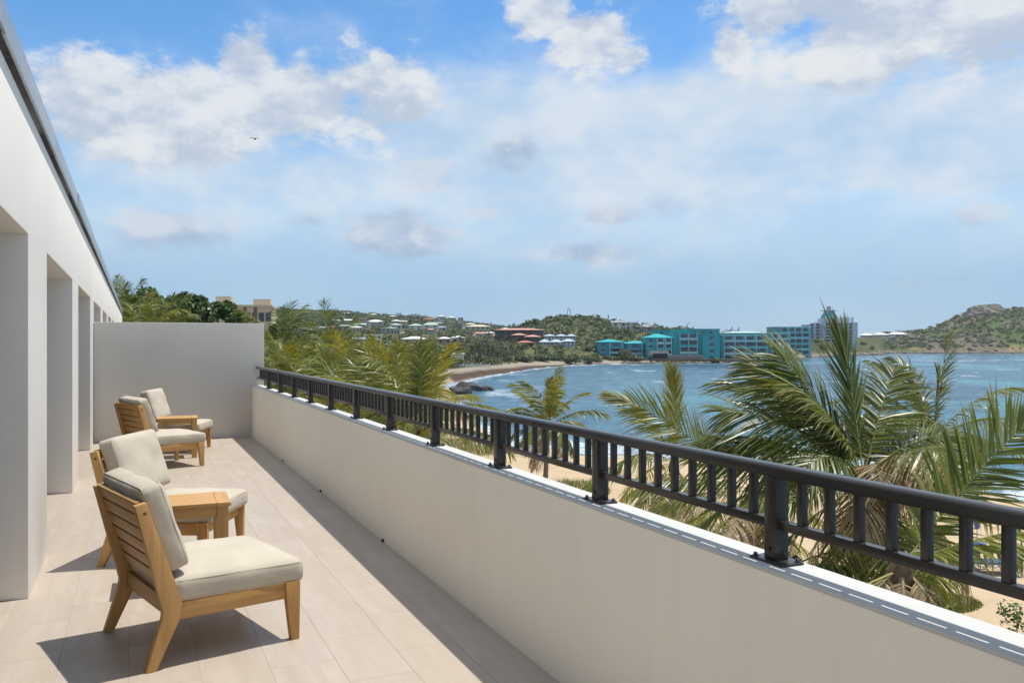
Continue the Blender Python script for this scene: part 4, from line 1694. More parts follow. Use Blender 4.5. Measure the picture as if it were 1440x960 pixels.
def frond(rs, az, elv, L, droop, leafL, nl, wind=.35, roll=0.0, lift=.22, width=.021, wdir=(-1.0, .25), nseg=3, leaf_droop=.55, start=.14, ragged=.12, ang=(70, 24)):
    """feather leaf as verts/quads in camera-aligned axes (right, away, up); first part the rachis, then leaflets"""
    ns = 14
    a, e_ = R_(az), R_(elv)
    d = np.array([math.cos(a) * math.cos(e_), math.sin(a) * math.cos(e_), math.sin(e_)])
    G = np.array([0, 0, -1.0])
    Wv = np.array([wdir[0], wdir[1], 0.0])
    S0 = np.array([-math.sin(a), math.cos(a), 0.0])
    p = np.zeros(3)
    P, T = [p], [d]
    for i in range(ns):
        t = (i + 1) / ns
        d = d + (G * droop + Wv * wind * .5) * (.25 + 1.2 * t) * (1.0 / ns) * 1.6
        d = d / np.linalg.norm(d)
        p = p + d * L / ns
        P.append(p)
        T.append(d)
    P, T = np.array(P), np.array(T)
    # rachis: 3-sided tapering stalk
    v, q = [], []
    for i in range(ns + 1):
        t = i / ns
        r = (.020 * (1 - t) ** 1.2 + .0035) * max(.7, L / 3)
        Nn = np.cross(S0, T[i])
        Nn /= np.linalg.norm(Nn) + 1e-9
        v += [P[i] + S0 * r, P[i] + Nn * r * .8, P[i] - S0 * r]
    for i in range(ns):
        for k in range(3):
            q.append((i * 3 + k, i * 3 + (k + 1) % 3, i * 3 + 3 + (k + 1) % 3, i * 3 + 3 + k))
    rv, rq = np.array(v), np.array(q)
    # leaflets
    lv, lt = [], []
    n = nl * 2
    side = np.tile([-1.0, 1.0], nl)
    t = np.repeat(start + (1 - start) * (np.arange(nl) + .5) / nl, 2) + rs.normal(size=n) * .004
    t = np.clip(t, start, .999)
    f = t * ns
    i0 = np.minimum(f.astype(int), ns - 1)
    w = (f - i0)[:, None]
    pos = P[i0] * (1 - w) + P[i0 + 1] * w
    tan = T[i0] * (1 - w) + T[i0 + 1] * w
    tan /= np.linalg.norm(tan, axis=1, keepdims=True)
    Sv = np.tile(S0, (n, 1))
    Nv = np.cross(Sv, tan)
    Nv /= np.linalg.norm(Nv, axis=1, keepdims=True)
    Sv = np.cross(tan, Nv)
    ro = R_(roll)
    S2 = Sv * math.cos(ro) + Nv * math.sin(ro)
    N2 = Nv * math.cos(ro) - Sv * math.sin(ro)
    an = np.radians(ang[0] + (ang[1] - ang[0]) * ((t - start) / (1 - start)) ** .9 + rs.normal(size=n) * 4)
    dr = S2 * (side * np.sin(an))[:, None] + tan * np.cos(an)[:, None] + N2 * (lift + rs.normal(size=n) * .07)[:, None]
    dr /= np.linalg.norm(dr, axis=1, keepdims=True)
    prof = np.clip(.42 + 1.5 * (t - start) * 1.4, 0, 1.0) * np.clip((1.12 - t) * 3.2, .30, 1)
    ll = leafL * prof * (1 + rs.normal(size=n) * .08)
    keep = rs.rand(n) > ragged * .5
    ll = np.where(rs.rand(n) < ragged, ll * rs.uniform(.5, .9, n), ll)
    pts_ = [pos]
    cur = pos
    dd = dr
    ds = leaf_droop * (1 + rs.normal(size=n) * .35)
    for s in range(nseg):
        k = (s + .6) / nseg
        dd = dd + (G[None] * ds[:, None] + Wv[None] * (wind * .9 * (1 + rs.normal(size=n) * .25))[:, None]) * k * (1.0 / nseg) * 1.5
        dd /= np.linalg.norm(dd, axis=1, keepdims=True)
        cur = cur + dd * (ll / nseg)[:, None]
        pts_.append(cur)
    pts_ = np.stack(pts_, 1)
    wd = np.cross(tan, dr)
    wv_ = np.cross(dr, wd)
    wv_ = tan - dr * np.sum(tan * dr, 1, keepdims=True)
    wv_ /= np.linalg.norm(wv_, axis=1, keepdims=True) + 1e-9
    wv_ = wv_ * .82 + np.cross(dr, wv_) * rs.normal(size=(n, 1)) * .45
    prof_w = np.array([.55, 1.0, .72, .06]) if nseg == 3 else np.array([.6, 1.0, .06])
    V = []
    tips = np.linspace(0, 1, nseg + 1)
    vs = np.stack([pts_ - wv_[:, None] * (width * prof_w)[None, :, None], pts_ + wv_[:, None] * (width * prof_w)[None, :, None]], 2)   # n, nseg+1, 2, 3
    vs = vs[keep]
    m = len(vs)
    base = np.arange(m)[:, None, None] * (nseg + 1) * 2
    qs = []
    for s in range(nseg):
        qs.append(np.stack([base[:, 0, 0] + 2 * s, base[:, 0, 0] + 2 * s + 1, base[:, 0, 0] + 2 * s + 3, base[:, 0, 0] + 2 * s + 2], 1))
    lq = np.concatenate(qs)
    tipv = np.tile(np.repeat(tips, 2), m) * (.55 + .45 * np.repeat(rs.rand(m), (nseg + 1) * 2))
    return rv, rq, vs.reshape(-1, 3), lq, tipv


CAMROT = np.array([[CS, SN], [-SN, CS]])


def to_world_axes(v):
    v = np.asarray(v)
    return np.stack([v[:, 0] * CS + v[:, 1] * SN, -v[:, 0] * SN + v[:, 1] * CS, v[:, 2]], 1)


def frond_obj(parent, rs, mat, stalk, base=(0, 0, 0), **kw):
    rv, rq, lv, lq, tp = frond(rs, **kw)
    me = np_mesh('frond', to_world_axes(lv), lq, mat, False, {'tip': tp})
    o = link('frond', me, parent)
    o.location = base
    so = link('rachis', np_mesh('rachis', to_world_axes(rv), rq, stalk, True), o)
    return o


def trunk_mesh(rs, H, lean, r0, r1):
    m_ = MB()
    pts_, rad = [], []
    nn_ = 26
    for i in range(nn_ + 1):
        t = i / nn_
        pts_.append((lean[0] * (t ** 1.6 - 1), lean[1] * (t ** 1.6 - 1), -H * (1 - t)))
        ring = 1 + (.07 if i % 2 else -.03)
        rad.append((r0 + (r1 - r0) * min(1, t * 1.3) + (.10 * r0 * max(0, 1 - t * 8))) * ring)
    pts_ += [(0, 0, .05), (0, 0, .09)]
    rad += [r1 * .6, .012]
    m_.tube(pts_, rad, 9)
    return m_.mesh('trunk', M_BARK, 0, 1, True)


def palm(label, px, py, F, size, nfr, seed, explicit=(), zg=None, wind=.35, dry=5, leaf=50, mats=(None, None), lean=(.3, .2), group='coconut palms below the terrace', up=(78, -28), leafL=.62, width=.0140, nseg=3, crown_droop=.75):
    rs = np.random.RandomState(seed)
    c = wpt(px, py, F)
    u = U_(px)
    g = zg if zg is not None else tz(u, F)
    H = c.z - g + .15
    e = empty('palm_tree', (c.x, c.y, c.z), 0, label, 'palm tree', group)
    tm = link('trunk', trunk_mesh(rs, H, lean, .13, .085), e)
    rsf = np.random.RandomState(seed + 900)
    cb = MB()
    cb.tube([(0, 0, -.42), (.01, 0, -.30), (0, .01, -.12), (0, 0, .0), (.01, 0, .06), (0, 0, .10)], [.088, .12, .125, .10, .06, .015], 11)
    cbm = cb.mesh('crown_base', M_FIBRE, 0, 1, True)
    for v_ in cbm.vertices:
        v_.co.x += rsf.normal() * .012
        v_.co.y += rsf.normal() * .012
    link('crown_base', cbm, e)
    mg, my = mats[0] or M_PALM, mats[1] or M_PALMY
    for k in explicit:
        k = dict(k)
        mt = {'g': mg, 'y': my, 'd': M_PALMD, 'k': M_PALMK}[k.pop('m', 'g')]
        k['nl'] = int(k['nl'] * 1.5) if 'nl' in k else leaf
        k.setdefault('leafL', leafL * size)
        k.setdefault('wind', wind)
        k.setdefault('width', width)
        k.setdefault('nseg', nseg)
        frond_obj(e, rs, mt, M_STALKD if mt is M_PALMD else M_STALK, **k)
    az0 = rs.rand() * 360
    for i in range(nfr):
        t = i / max(1, nfr - 1)
        elv = up[0] + (up[1] - up[0]) * t + rs.normal() * 7
        L = size * (1.9 + .9 * math.sin(math.pi * min(1, .25 + t * .8))) * rs.uniform(.88, 1.1)
        r_ = rs.rand()
        mt = my if r_ < (.22 if F < 22 else .28) else mg
        frond_obj(e, rs, mt, M_STALK, base=(0, 0, -.10 * t), az=az0 + i * 137.5 + rs.normal() * 10, elv=elv, L=L, droop=crown_droop * rs.uniform(.75, 1.25), leafL=leafL * size * rs.uniform(.9, 1.1),
                  nl=leaf, wind=wind * rs.uniform(.7, 1.2), roll=rs.normal() * 16, width=width, nseg=nseg, leaf_droop=rs.uniform(.5, .95))
    for i in range(dry):
        frond_obj(e, rs, M_PALMD, M_STALKD, base=(0, 0, -.22), az=rs.rand() * 360, elv=rs.uniform(-55, -18), L=size * rs.uniform(1.5, 2.1), droop=.95, leafL=leafL * size * .95,
                  nl=int(leaf * .8), wind=wind * .5, roll=rs.normal() * 30, width=width * .62, nseg=nseg, leaf_droop=1.6, ragged=.3)
    return e


E = dict
palm('big coconut palm at right, tall upright leaf in front of the tower', 1214, 668, 11.0, 1.0, 9, 3, [
    E(az=112, elv=80, L=1.78, droop=.02, roll=-15, leafL=.78, nl=60, wind=.06, leaf_droop=.14, lift=.05, m='k', ang=(42, 10)),
    E(az=175, elv=56, L=2.0, droop=.34, roll=48, leafL=.85, nl=56, wind=.2, leaf_droop=.5, m='g'),
    E(az=190, elv=38, L=2.05, droop=.40, roll=40, leafL=.85, nl=56, wind=.2, leaf_droop=.7, m='k'),
    E(az=170, elv=27, L=2.05, droop=.38, roll=5, leafL=.80, nl=50, wind=.25, leaf_droop=.8, m='k'),
    E(az=215, elv=8, L=2.0, droop=.35, roll=0, leafL=.75, nl=46, wind=.2, leaf_droop=.9, m='k'),
    E(az=150, elv=48, L=2.2, droop=.45, roll=0, leafL=.75, nl=46, wind=.25, leaf_droop=.6, m='k'),
    E(az=178, elv=62, L=1.85, droop=.22, roll=52, leafL=.85, nl=58, wind=.18, leaf_droop=.4, m='g'),
    E(az=182, elv=16, L=2.1, droop=.3, roll=50, leafL=.85, nl=54, wind=.15, leaf_droop=.7, m='k'),
    E(az=120, elv=55, L=1.9, droop=.5, roll=0, leafL=.8, nl=50, wind=.3, leaf_droop=.6, m='k'),
    E(az=60, elv=40, L=1.8, droop=.6, roll=0, leafL=.8, nl=50, wind=.3, leaf_droop=.8, m='k'),
    E(az=25, elv=10, L=1.6, droop=.7, roll=-20, leafL=.75, nl=44, wind=.1, leaf_droop=1.0, m='k'),
    E(az=40, elv=62, L=1.7, droop=.5, roll=-20, leafL=.75, nl=48, wind=.15, leaf_droop=.6, m='g'),
    E(az=8, elv=38, L=1.6, droop=.7, roll=-40, leafL=.75, nl=46, wind=.1, leaf_droop=.8, m='g'),
    E(az=205, elv=60, L=1.7, droop=.55, roll=20, leafL=.75, nl=48, wind=.2, leaf_droop=.6, m='y'),
    E(az=225, elv=30, L=1.7, droop=.7, roll=20, leafL=.75, nl=48, wind=.15, leaf_droop=.8, m='g'),
    E(az=140, elv=20, L=2.0, droop=.4, roll=0, leafL=.75, nl=46, wind=.25, leaf_droop=.8, m='k'),
    E(az=318, elv=34, L=1.2, droop=1.2, roll=0, leafL=.6, nl=40, wind=.1, leaf_droop=1.1, m='y', ang=(80, 50)),
    E(az=296, elv=46, L=1.25, droop=1.3, roll=0, leafL=.62, nl=40, wind=.1, leaf_droop=1.1, m='d', ang=(80, 50)),
    E(az=262, elv=38, L=1.1, droop=1.3, roll=0, leafL=.6, nl=40, wind=.1, leaf_droop=1.2, m='d', ang=(80, 50)),
    E(az=250, elv=8, L=1.3, droop=1.1, roll=0, leafL=.6, nl=36, wind=.1, leaf_droop=1.2, m='d'),
    E(az=330, elv=-20, L=1.7, droop=.9, leafL=.7, nl=36, wind=.1, leaf_droop=1.4, m='d'),
    E(az=230, elv=-30, L=1.8, droop=.8, leafL=.7, nl=36, wind=.1, leaf_droop=1.3, m='y'),
    E(az=270, elv=-45, L=1.8, droop=.7, leafL=.7, nl=36, wind=.1, leaf_droop=1.5, m='d'),
    E(az=300, elv=-50, L=1.6, droop=.7, leafL=.7, nl=36, wind=.1, leaf_droop=1.5, m='d'),
], dry=9, leaf=60, wind=.25, up=(35, -40), mats=(M_PALMK, M_PALM))
palm('coconut palm behind the big one, with short wind-bent tufts', 1312, 612, 17.5, .80, 15, 8, [
    E(az=20, elv=80, L=1.35, droop=.30, leafL=.45, nl=36, wind=.25, m='y', leaf_droop=.2, roll=60),
    E(az=165, elv=55, L=1.7, droop=.7, leafL=.6, nl=38, wind=.4, m='k'),
    E(az=120, elv=75, L=1.3, droop=.2, leafL=.5, nl=38, wind=.3, m='g'),
    E(az=200, elv=30, L=1.6, droop=.9, leafL=.6, nl=38, wind=.4, m='g'),
    E(az=250, elv=20, L=1.6, droop=1.1, leafL=.7, nl=40, wind=.3, m='k'),
    E(az=290, elv=25, L=1.5, droop=1.1, leafL=.7, nl=40, wind=.2, m='k'),
    E(az=225, elv=45, L=1.5, droop=.9, leafL=.7, nl=40, wind=.3, m='k'),
], dry=9, leaf=50, wind=.4, mats=(M_PALMK, M_PALM))
palm('near coconut palm at right edge, wide leaf reaching out of frame', 1268, 795, 8.0, .9, 4, 12, [
    E(az=12, elv=48, L=1.85, droop=.18, roll=-62, leafL=.68, nl=44, wind=.0, leaf_droop=.22, lift=.02, m='g', ang=(60, 34), width=.017),
    E(az=340, elv=30, L=1.6, droop=.5, roll=0, leafL=.6, nl=40, wind=.05, leaf_droop=.5, m='g'),
    E(az=20, elv=15, L=1.6, droop=.5, roll=20, leafL=.6, nl=40, wind=.05, leaf_droop=.6, m='k'),
    E(az=300, elv=-35, L=1.3, droop=.6, leafL=.6, nl=34, wind=.1, leaf_droop=1.3, m='d'),
    E(az=250, elv=-40, L=1.3, droop=.6, leafL=.6, nl=34, wind=.1, leaf_droop=1.3, m='d'),
    E(az=330, elv=-40, L=1.3, droop=.6, leafL=.6, nl=34, wind=.1, leaf_droop=1.3, m='d'),
    E(az=200, elv=-30, L=1.4, droop=.6, leafL=.6, nl=34, wind=.1, leaf_droop=1.2, m='d'),
], dry=9, leaf=52, wind=.1, up=(5, -45), mats=(M_PALM, M_PALMK))
palm('coconut palm in middle, one long bowed leaf leaning left over the rail', 1062, 690, 13.5, .92, 4, 15, [
    E(az=178, elv=42, L=2.35, droop=.20, roll=62, leafL=.72, nl=46, wind=.08, leaf_droop=.3, lift=.05, m='g', ang=(62, 30)),
    E(az=195, elv=20, L=2.0, droop=.5, roll=0, leafL=.7, nl=42, wind=.25, leaf_droop=.8, m='g'),
    E(az=160, elv=0, L=1.9, droop=.5, leafL=.7, nl=42, wind=.25, leaf_droop=.9, m='k'),
    E(az=215, elv=-8, L=2.3, droop=.35, leafL=.6, nl=46, wind=.15, leaf_droop=.7, m='y'),
    E(az=235, elv=-18, L=2.3, droop=.4, leafL=.6, nl=46, wind=.15, leaf_droop=.9, m='d'),
], dry=11, leaf=54, wind=.3, up=(-5, -45))
palm('coconut palm with bright yellow-green upright tuft, left of the bowed leaf', 948, 648, 20.0, .95, 6, 19, [
    E(az=80, elv=82, L=2.15, droop=.04, roll=0, leafL=.62, nl=56, wind=.06, leaf_droop=.1, lift=.1, m='y', ang=(38, 14)),
    E(az=180, elv=64, L=2.3, droop=.62, roll=50, leafL=.6, nl=50, wind=.42, leaf_droop=.4, m='y', ang=(42, 18)),
    E(az=175, elv=40, L=2.0, droop=.75, roll=0, leafL=.6, nl=40, wind=.4, leaf_droop=.6, m='g'),
    E(az=200, elv=28, L=1.6, droop=1.0, roll=0, leafL=.6, nl=40, wind=.3, leaf_droop=.9, m='y'),
], dry=9, leaf=50, wind=.4, up=(15, -40))
palm('low coconut palm below the rail, brown hanging leaves, left of the nearest one', 1118, 792, 10.5, .9, 12, 81, [
    E(az=200, elv=5, L=1.9, droop=.6, leafL=.7, nl=40, wind=.1, leaf_droop=1.0, m='k'),
    E(az=330, elv=10, L=1.7, droop=.7, leafL=.7, nl=40, wind=.1, leaf_droop=1.0, m='g'),
    E(az=255, elv=0, L=1.7, droop=.7, leafL=.7, nl=40, wind=.1, leaf_droop=1.2, m='d'),
], dry=11, leaf=50, wind=.12, up=(20, -45), mats=(M_PALMK, M_PALM))
palm('low dry coconut palm under the bowed leaf, mostly straw coloured', 985, 742, 15.5, .95, 8, 83, [
    E(az=190, elv=8, L=2.0, droop=.6, leafL=.65, nl=40, wind=.15, leaf_droop=1.0, m='y'),
    E(az=320, elv=-5, L=1.8, droop=.6, leafL=.65, nl=40, wind=.1, leaf_droop=1.1, m='d'),
], dry=12, leaf=46, wind=.15, up=(15, -45))
palm('small coconut palm standing alone in front of the water', 772, 596, 38.0, .98, 17, 23, [
    E(az=60, elv=78, L=2.0, droop=.1, leafL=.6, nl=36, wind=.25, leaf_droop=.2, m='y'),
    E(az=200, elv=45, L=2.2, droop=.8, leafL=.6, nl=36, wind=.3, m='y'),
    E(az=170, elv=60, L=2.2, droop=.5, leafL=.5, nl=36, wind=.4, m='y'),
    E(az=185, elv=20, L=2.4, droop=.7, leafL=.5, nl=36, wind=.4, m='d'),
    E(az=10, elv=10, L=1.9, droop=.9, leafL=.5, nl=36, wind=.2, m='d'),
], dry=8, leaf=44, wind=.25, width=.026, up=(74, -18), leafL=.68)
left = [
    (590, 604, 24, 1.08, 15, 31, 'rightmost palm of the left clump, dense leaves swept left beside the water'),
    (552, 592, 27, 1.05, 13, 35, 'second palm from the right in the clump behind the railing'),
    (505, 588, 30, 1.08, 13, 38, 'third palm from the right in the clump behind the railing'),
    (452, 580, 33, 1.08, 13, 41, 'fourth palm from the right in the clump, yellowing leaves'),
    (484, 550, 44, 1.35, 13, 44, 'tall palm standing above the left clump with bowed crown'),
    (402, 564, 34, 1.05, 12, 47, 'palm hard against the end of the divider wall'),
    (392, 500, 56, 1.45, 14, 50, 'dark palm right of the beige apartment block'),
    (462, 500, 66, 1.55, 14, 53, 'dark palm with round crown against the green hill'),
    (428, 550, 46, 1.2, 11, 56, 'palm between the divider wall and the tall palm'),
    (578, 568, 36, 1.1, 11, 58, 'palm half hidden behind the right end of the clump'),
    (535, 574, 38, 1.05, 10, 61, 'palm half hidden in the middle of the clump'),
    (172, 446, 58, 1.05, 12, 64, 'leftmost palm touching the roof edge of the building'),
    (203, 466, 50, 1.0, 12, 67, 'palm above the divider wall, left of the round leafy tree'),
    (238, 468, 54, 1.1, 11, 70, 'second palm above the divider wall beside the leafy tree'),
]
for (px, py, F, sz, nf_, sd, lb) in left:
    dk = F > 50
    palm(lb, px, py, F, sz, nf_ + 7, sd, [E(az=70, elv=80, L=2.2 * sz, droop=.12, wind=.16, leaf_droop=.45, m='y' if sd % 2 else 'g'), E(az=185, elv=66, L=2.3 * sz, droop=.5, roll=40, wind=.25, leaf_droop=.7, m='g')], dry=6 if not dk else 3, leaf=54 if F < 40 else 36, wind=.26, width=.020 if F < 40 else .032,
         mats=(M_PALMK, M_PALM) if dk else (None, None), group='palms left of the bay', leafL=.74, up=(78, -34), nseg=3 if F < 40 else 2, crown_droop=.80)

# --- far palms: row on the cove beach and singles on the hills
def far_palm_mesh(seed, n=11, L=2.6):
    rs = np.random.RandomState(seed)
    V, Q, k = [], [], 0
    for i in range(n):
        rv, rq, lv, lq, tp = frond(rs, az=i * 137.5, elv=70 - 95 * i / n, L=L * rs.uniform(.8, 1.15), droop=.9, leafL=.95, nl=9, wind=.35, nseg=2, width=.11, leaf_droop=.9, ragged=.02)
        V.append(lv)
        Q.append(lq + k)
        k += len(lv)
    return np_mesh('crown', to_world_axes(np.concatenate(V)), np.concatenate(Q), M_FARPALM)


fp_c = [far_palm_mesh(s) for s in (1, 2, 3, 4)]
fp_t = MB().tube([(.3, 0, -12), (.1, 0, -6), (0, 0, 0)], [.2, .16, .12], 6).mesh('trunk', M_BARK)


def far_palm(px, py_top, py_base, F, label, seed, group):
    rr = random.Random(seed)
    zt_ = EYE + (HOR - py_top) / FPX * F - 2.0
    z0 = EYE + (HOR - py_base) / FPX * F
    e = empty('palm_tree', rf(U_(px) * F, F, zt_), rr.uniform(0, .6), label, 'palm tree', group)
    c = link('crown', fp_c[seed % 4], e)
    s = rr.uniform(1.0, 1.3)
    c.scale = (s, s, s)
    t = link('trunk', fp_t, e)
    t.scale = (1, 1, max(.3, (zt_ - z0 + .6) / 12))
    return e


rr = random.Random(3)
ORD = ['first', 'second', 'third', 'fourth', 'fifth', 'sixth', 'seventh', 'eighth', 'ninth', 'tenth', 'eleventh', 'twelfth', 'thirteenth', 'fourteenth', 'fifteenth', 'sixteenth', 'seventeenth', 'eighteenth']
xs_ = sorted([645, 650, 655, 660, 664, 668, 673, 677, 682, 686, 691, 695, 700, 704, 709, 713, 717, 720])
for i, x in enumerate(xs_):
    Ff = 246 + rr.uniform(0, 24) + max(0, (x - 690)) * .8
    far_palm(x, rr.choice([473, 476, 479, 482, 470]) + rr.uniform(-2, 2), 515, Ff, ORD[i] + ' palm from the left in the dark row on the cove beach', i, 'dark palms on the cove beach')
sing = [(487, 437.5, 446, 'ridge palm above the left clump'), (577, 440.5, 449, 'left of three small palms on the ridge'), (583, 440, 449, 'middle of three small palms on the ridge'), (588, 440.5, 449, 'right of three small palms on the ridge'),
        (562, 439, 448, 'lone small palm on the ridge left of the three'), (700, 458, 467, 'left of two tiny palms on the saddle'), (704, 457.5, 467, 'right of two tiny palms on the saddle'),
        (964, 456, 470, 'palm behind the left part of the turquoise hotel roof'), (972, 459, 471, 'lower palm behind the left part of the hotel roof'), (1026, 461, 472, 'left of two palms above the pale hotel roof'), (1036, 461.5, 472, 'right of two palms above the pale hotel roof'),
        (893, 452.5, 463, 'left of two palms in front of the hilltop house'), (901, 454, 464, 'right of two palms in front of the hilltop house'), (918, 455, 467, 'palm at the right end of the hilltop house'), (650, 452, 462, 'palm left of the long cream roof on the ridge')]
for i, (x, yt, yb_, lb) in enumerate(sing):
    Ff = 395 if x > 940 else (450 if x > 850 else 640)
    e = far_palm(x, yt, yb_ + 3, Ff, 'small ' + lb if 'small' not in lb and 'tiny' not in lb else lb, i + 40, 'small palms on the skyline')

# ------------------------------------------------------------------ broad leaf trees behind the divider wall
def leafy_tree(label, px0, px1, ytop, F, seed, nleaf=5200, mat=None, size=.17, group='leafy trees behind the divider wall', zbot=None):
    rs = np.random.RandomState(seed)
    pm = (px0 + px1) / 2
    w = (px1 - px0) / FPX * F
    g = tz(U_(pm), F)
    top = EYE + (HOR - ytop) / FPX * F
    H = top - g
    ch_ = min(H * .72, w * .95)
    cz = top - ch_ * .40
    e = empty('leafy_tree', rf(U_(pm) * F, F, g), rs.rand() * 6, label, 'tree', group)
    m_ = MB()
    tr = max(.12, w * .022)
    m_.tube([(0, 0, -.2), (.1, .05, (cz - g) * .35), (0, 0, (cz - g) * .75)], [tr * 1.4, tr, tr * .8], 8)
    for i in range(6):
        a = i * 1.05 + rs.rand()
        m_.tube([(0, 0, (cz - g) * .5), (math.cos(a) * w * .16, math.sin(a) * w * .16, (cz - g) * .8), (math.cos(a) * w * .30, math.sin(a) * w * .30, (cz - g) + ch_ * .1)], [tr * .6, tr * .4, tr * .15], 6)
    m_.build('trunk', M_BARK2, e, 0, True)
    # crown: clumps on an uneven dome
    nc = 26
    cl = rs.normal(size=(nc, 3))
    cl /= np.linalg.norm(cl, axis=1, keepdims=True)
    cl[:, 2] = np.abs(cl[:, 2]) * .95 - .25
    cl *= np.array([w * .36, w * .36, ch_ * .36]) * rs.uniform(.55, 1.08, (nc, 1))
    cr_ = rs.uniform(.11, .2, nc) * w
    k = rs.randint(0, nc, nleaf)
    d = rs.normal(size=(nleaf, 3))
    d /= np.linalg.norm(d, axis=1, keepdims=True)
    p = cl[k] + d * (cr_[k] * rs.uniform(.2, 1.1, nleaf) ** .5)[:, None]
    p[:, 2] += (cz - g)
    nrm = d * .6 + rs.normal(size=(nleaf, 3)) * .5 + np.array([0, 0, .6])
    nrm /= np.linalg.norm(nrm, axis=1, keepdims=True)
    a = np.cross(nrm, rs.normal(size=(nleaf, 3)))
    a /= np.linalg.norm(a, axis=1, keepdims=True)
    b = np.cross(nrm, a)
    s = size * rs.uniform(.6, 1.3, (nleaf, 1))
    v = np.stack([p - a * s, p - b * s * .62, p + a * s, p + b * s * .62], 1).reshape(-1, 3)
    link('crown', np_mesh('crown', v, quads_of(len(v)), mat or M_GRAPE), e)
    return e


leafy_tree('round leafy broadleaf tree rising above the divider wall', 226, 304, 408, 62, 1, 9000)
leafy_tree('leafy tree right of the round one, below the small beige block', 286, 336, 421, 64, 2, 5600)
leafy_tree('low leafy bush tree at the foot of the beige apartment block', 318, 350, 438, 60, 3, 3000)
leafy_tree('thin topped tree behind the palms at left roof edge', 186, 232, 404, 75, 4, 3600, None, .2)
leafy_tree('tall leafy tree at the far left behind the palms', 160, 206, 412, 70, 5, 4200)
mid_t = [(372, 412, 455, 90, 'dark tree behind the palm at the divider wall end'), (405, 450, 462, 100, 'dark tree below the green hill at left'), (430, 475, 470, 80, 'shrubby tree among the left palms'),
         (470, 520, 474, 105, 'shrubby tree right of the tall palm'), (500, 545, 486, 90, 'shrub below the white modern house'), (540, 590, 488, 100, 'shrub below the low white roofed house'), (585, 640, 486, 120, 'shrub left of the white fence'),
         (380, 440, 488, 60, 'shrub thicket in front of the divider end palms')]
for i, (a, b, t, F, lb) in enumerate(mid_t):
    leafy_tree(lb, a, b, t, F, 20 + i, 4200, M_DARKTREE if i % 2 else M_GRAPE, .24, 'trees and shrubs left of the cove')
bush = [(724, 748, 499, 285, 'left of the dark shore bushes behind the cove beach'), (744, 772, 497, 300, 'second dark shore bush from left behind the cove beach'), (768, 796, 495, 310, 'third dark shore bush from left behind the cove beach'), (790, 818, 497, 312, 'fourth dark shore bush from left behind the cove beach'),
        (812, 846, 498, 320, 'dark shore bush left of the turquoise hotel'), (868, 890, 490, 338, 'dark bush tree between the two low hotel wings'), (846, 872, 500, 336, 'low bush in front of the leftmost hotel wing'), (884, 906, 500, 340, 'low bush in front of the second hotel wing'), (1000, 1014, 503, 333, 'small bush on the sea wall below the blank gable')]
for i, (a, b, t, F, lb) in enumerate(bush):
    rs = np.random.RandomState(300 + i)
    w = (b - a) / FPX * F
    pm = (a + b) / 2
    z0 = max(SEA + .9, tz(U_(pm), F))
    h = EYE + (HOR - t) / FPX * F - z0
    v = tuft(rs, 900, w * .62, h * .8, .42)
    o = empty('shore_bush', rf(U_(pm) * F, F, z0), 0, lb, 'bush', 'dark bushes along the far shore')
    c_ = link('foliage', np_mesh('foliage', v + np.array([0, 0, h * .35]), quads_of(len(v)), M_DARKTREE), o)
    MB().tube([(0, 0, -.3), (0, 0, h * .5)], [.2, .1], 6).build('stem', M_BARK2, o)

# ------------------------------------------------------------------ things on the sand at right
def ground_pt(px, py):
    F = hit(px, py, 8, 120)
    return F


BLUE = plain('lounger_blue', (.015, .085, .33), .8, .15, 5)
WPL = plain('white_plastic', (.7, .7, .68), .5, .05)
def lounger(px, py, rz, label):
    F = ground_pt(px, py) or 26
    g = tz(U_(px), F)
    e = empty('sun_lounger', rf(U_(px) * F, F, g), rz, label, 'sun lounger', 'blue sun loungers on the sand')
    MB().box(-.95, .95, -.32, -.27, .24, .30).box(-.95, .95, .27, .32, .24, .30).box(-.95, -.90, -.27, .27, .24, .30).box(.90, .95, -.27, .27, .24, .30).build('frame', WPL, e, .008)
    for sx in (-.75, .75):
        for sy in (-.29, .29):
            MB().box(sx - .025, sx + .025, sy - .02, sy + .02, -.05, .24).build('leg', WPL, e)
    MB().box(-.92, .35, -.27, .27, .302, .38).build('seat_pad', BLUE, e, .02)
    b = MB().box(0, .68, -.27, .27, 0, .08).build('back_pad', BLUE, e, .02)
    b.location = (.36, 0, .305)
    b.rotation_euler = (0, R_(-38), 0)
    return e


lounger(1345, 800, -YAW + R_(15), 'left blue sun lounger on the sand behind the railing')
lounger(1392, 806, -YAW + R_(-10), 'right blue sun lounger on the sand behind the railing')
Fp = 27.5
pz = tz(U_(1374), Fp)
pe = empty('beach_parasol', rf(U_(1374) * Fp, Fp, pz), 0, 'closed violet-blue beach parasol on a pale pole beside the loungers', 'parasol')
MB().tube([(0, 0, -.2), (0, 0, 2.2)], .022, 8).build('pole', WPL, pe)
cm = MB()
pp, rd = [], []
for i in range(9):
    t = i / 8
    pp.append((0, 0, .95 + 1.25 * t))
    rd.append(.035 + .075 * math.sin(math.pi * min(1, .15 + t * .8)) * (1 - t * .55))
cm.tube(pp, rd, 9).build('folded_canopy', plain('parasol_cloth', (.12, .13, .38), .8, .2, 6), pe, 0, True)

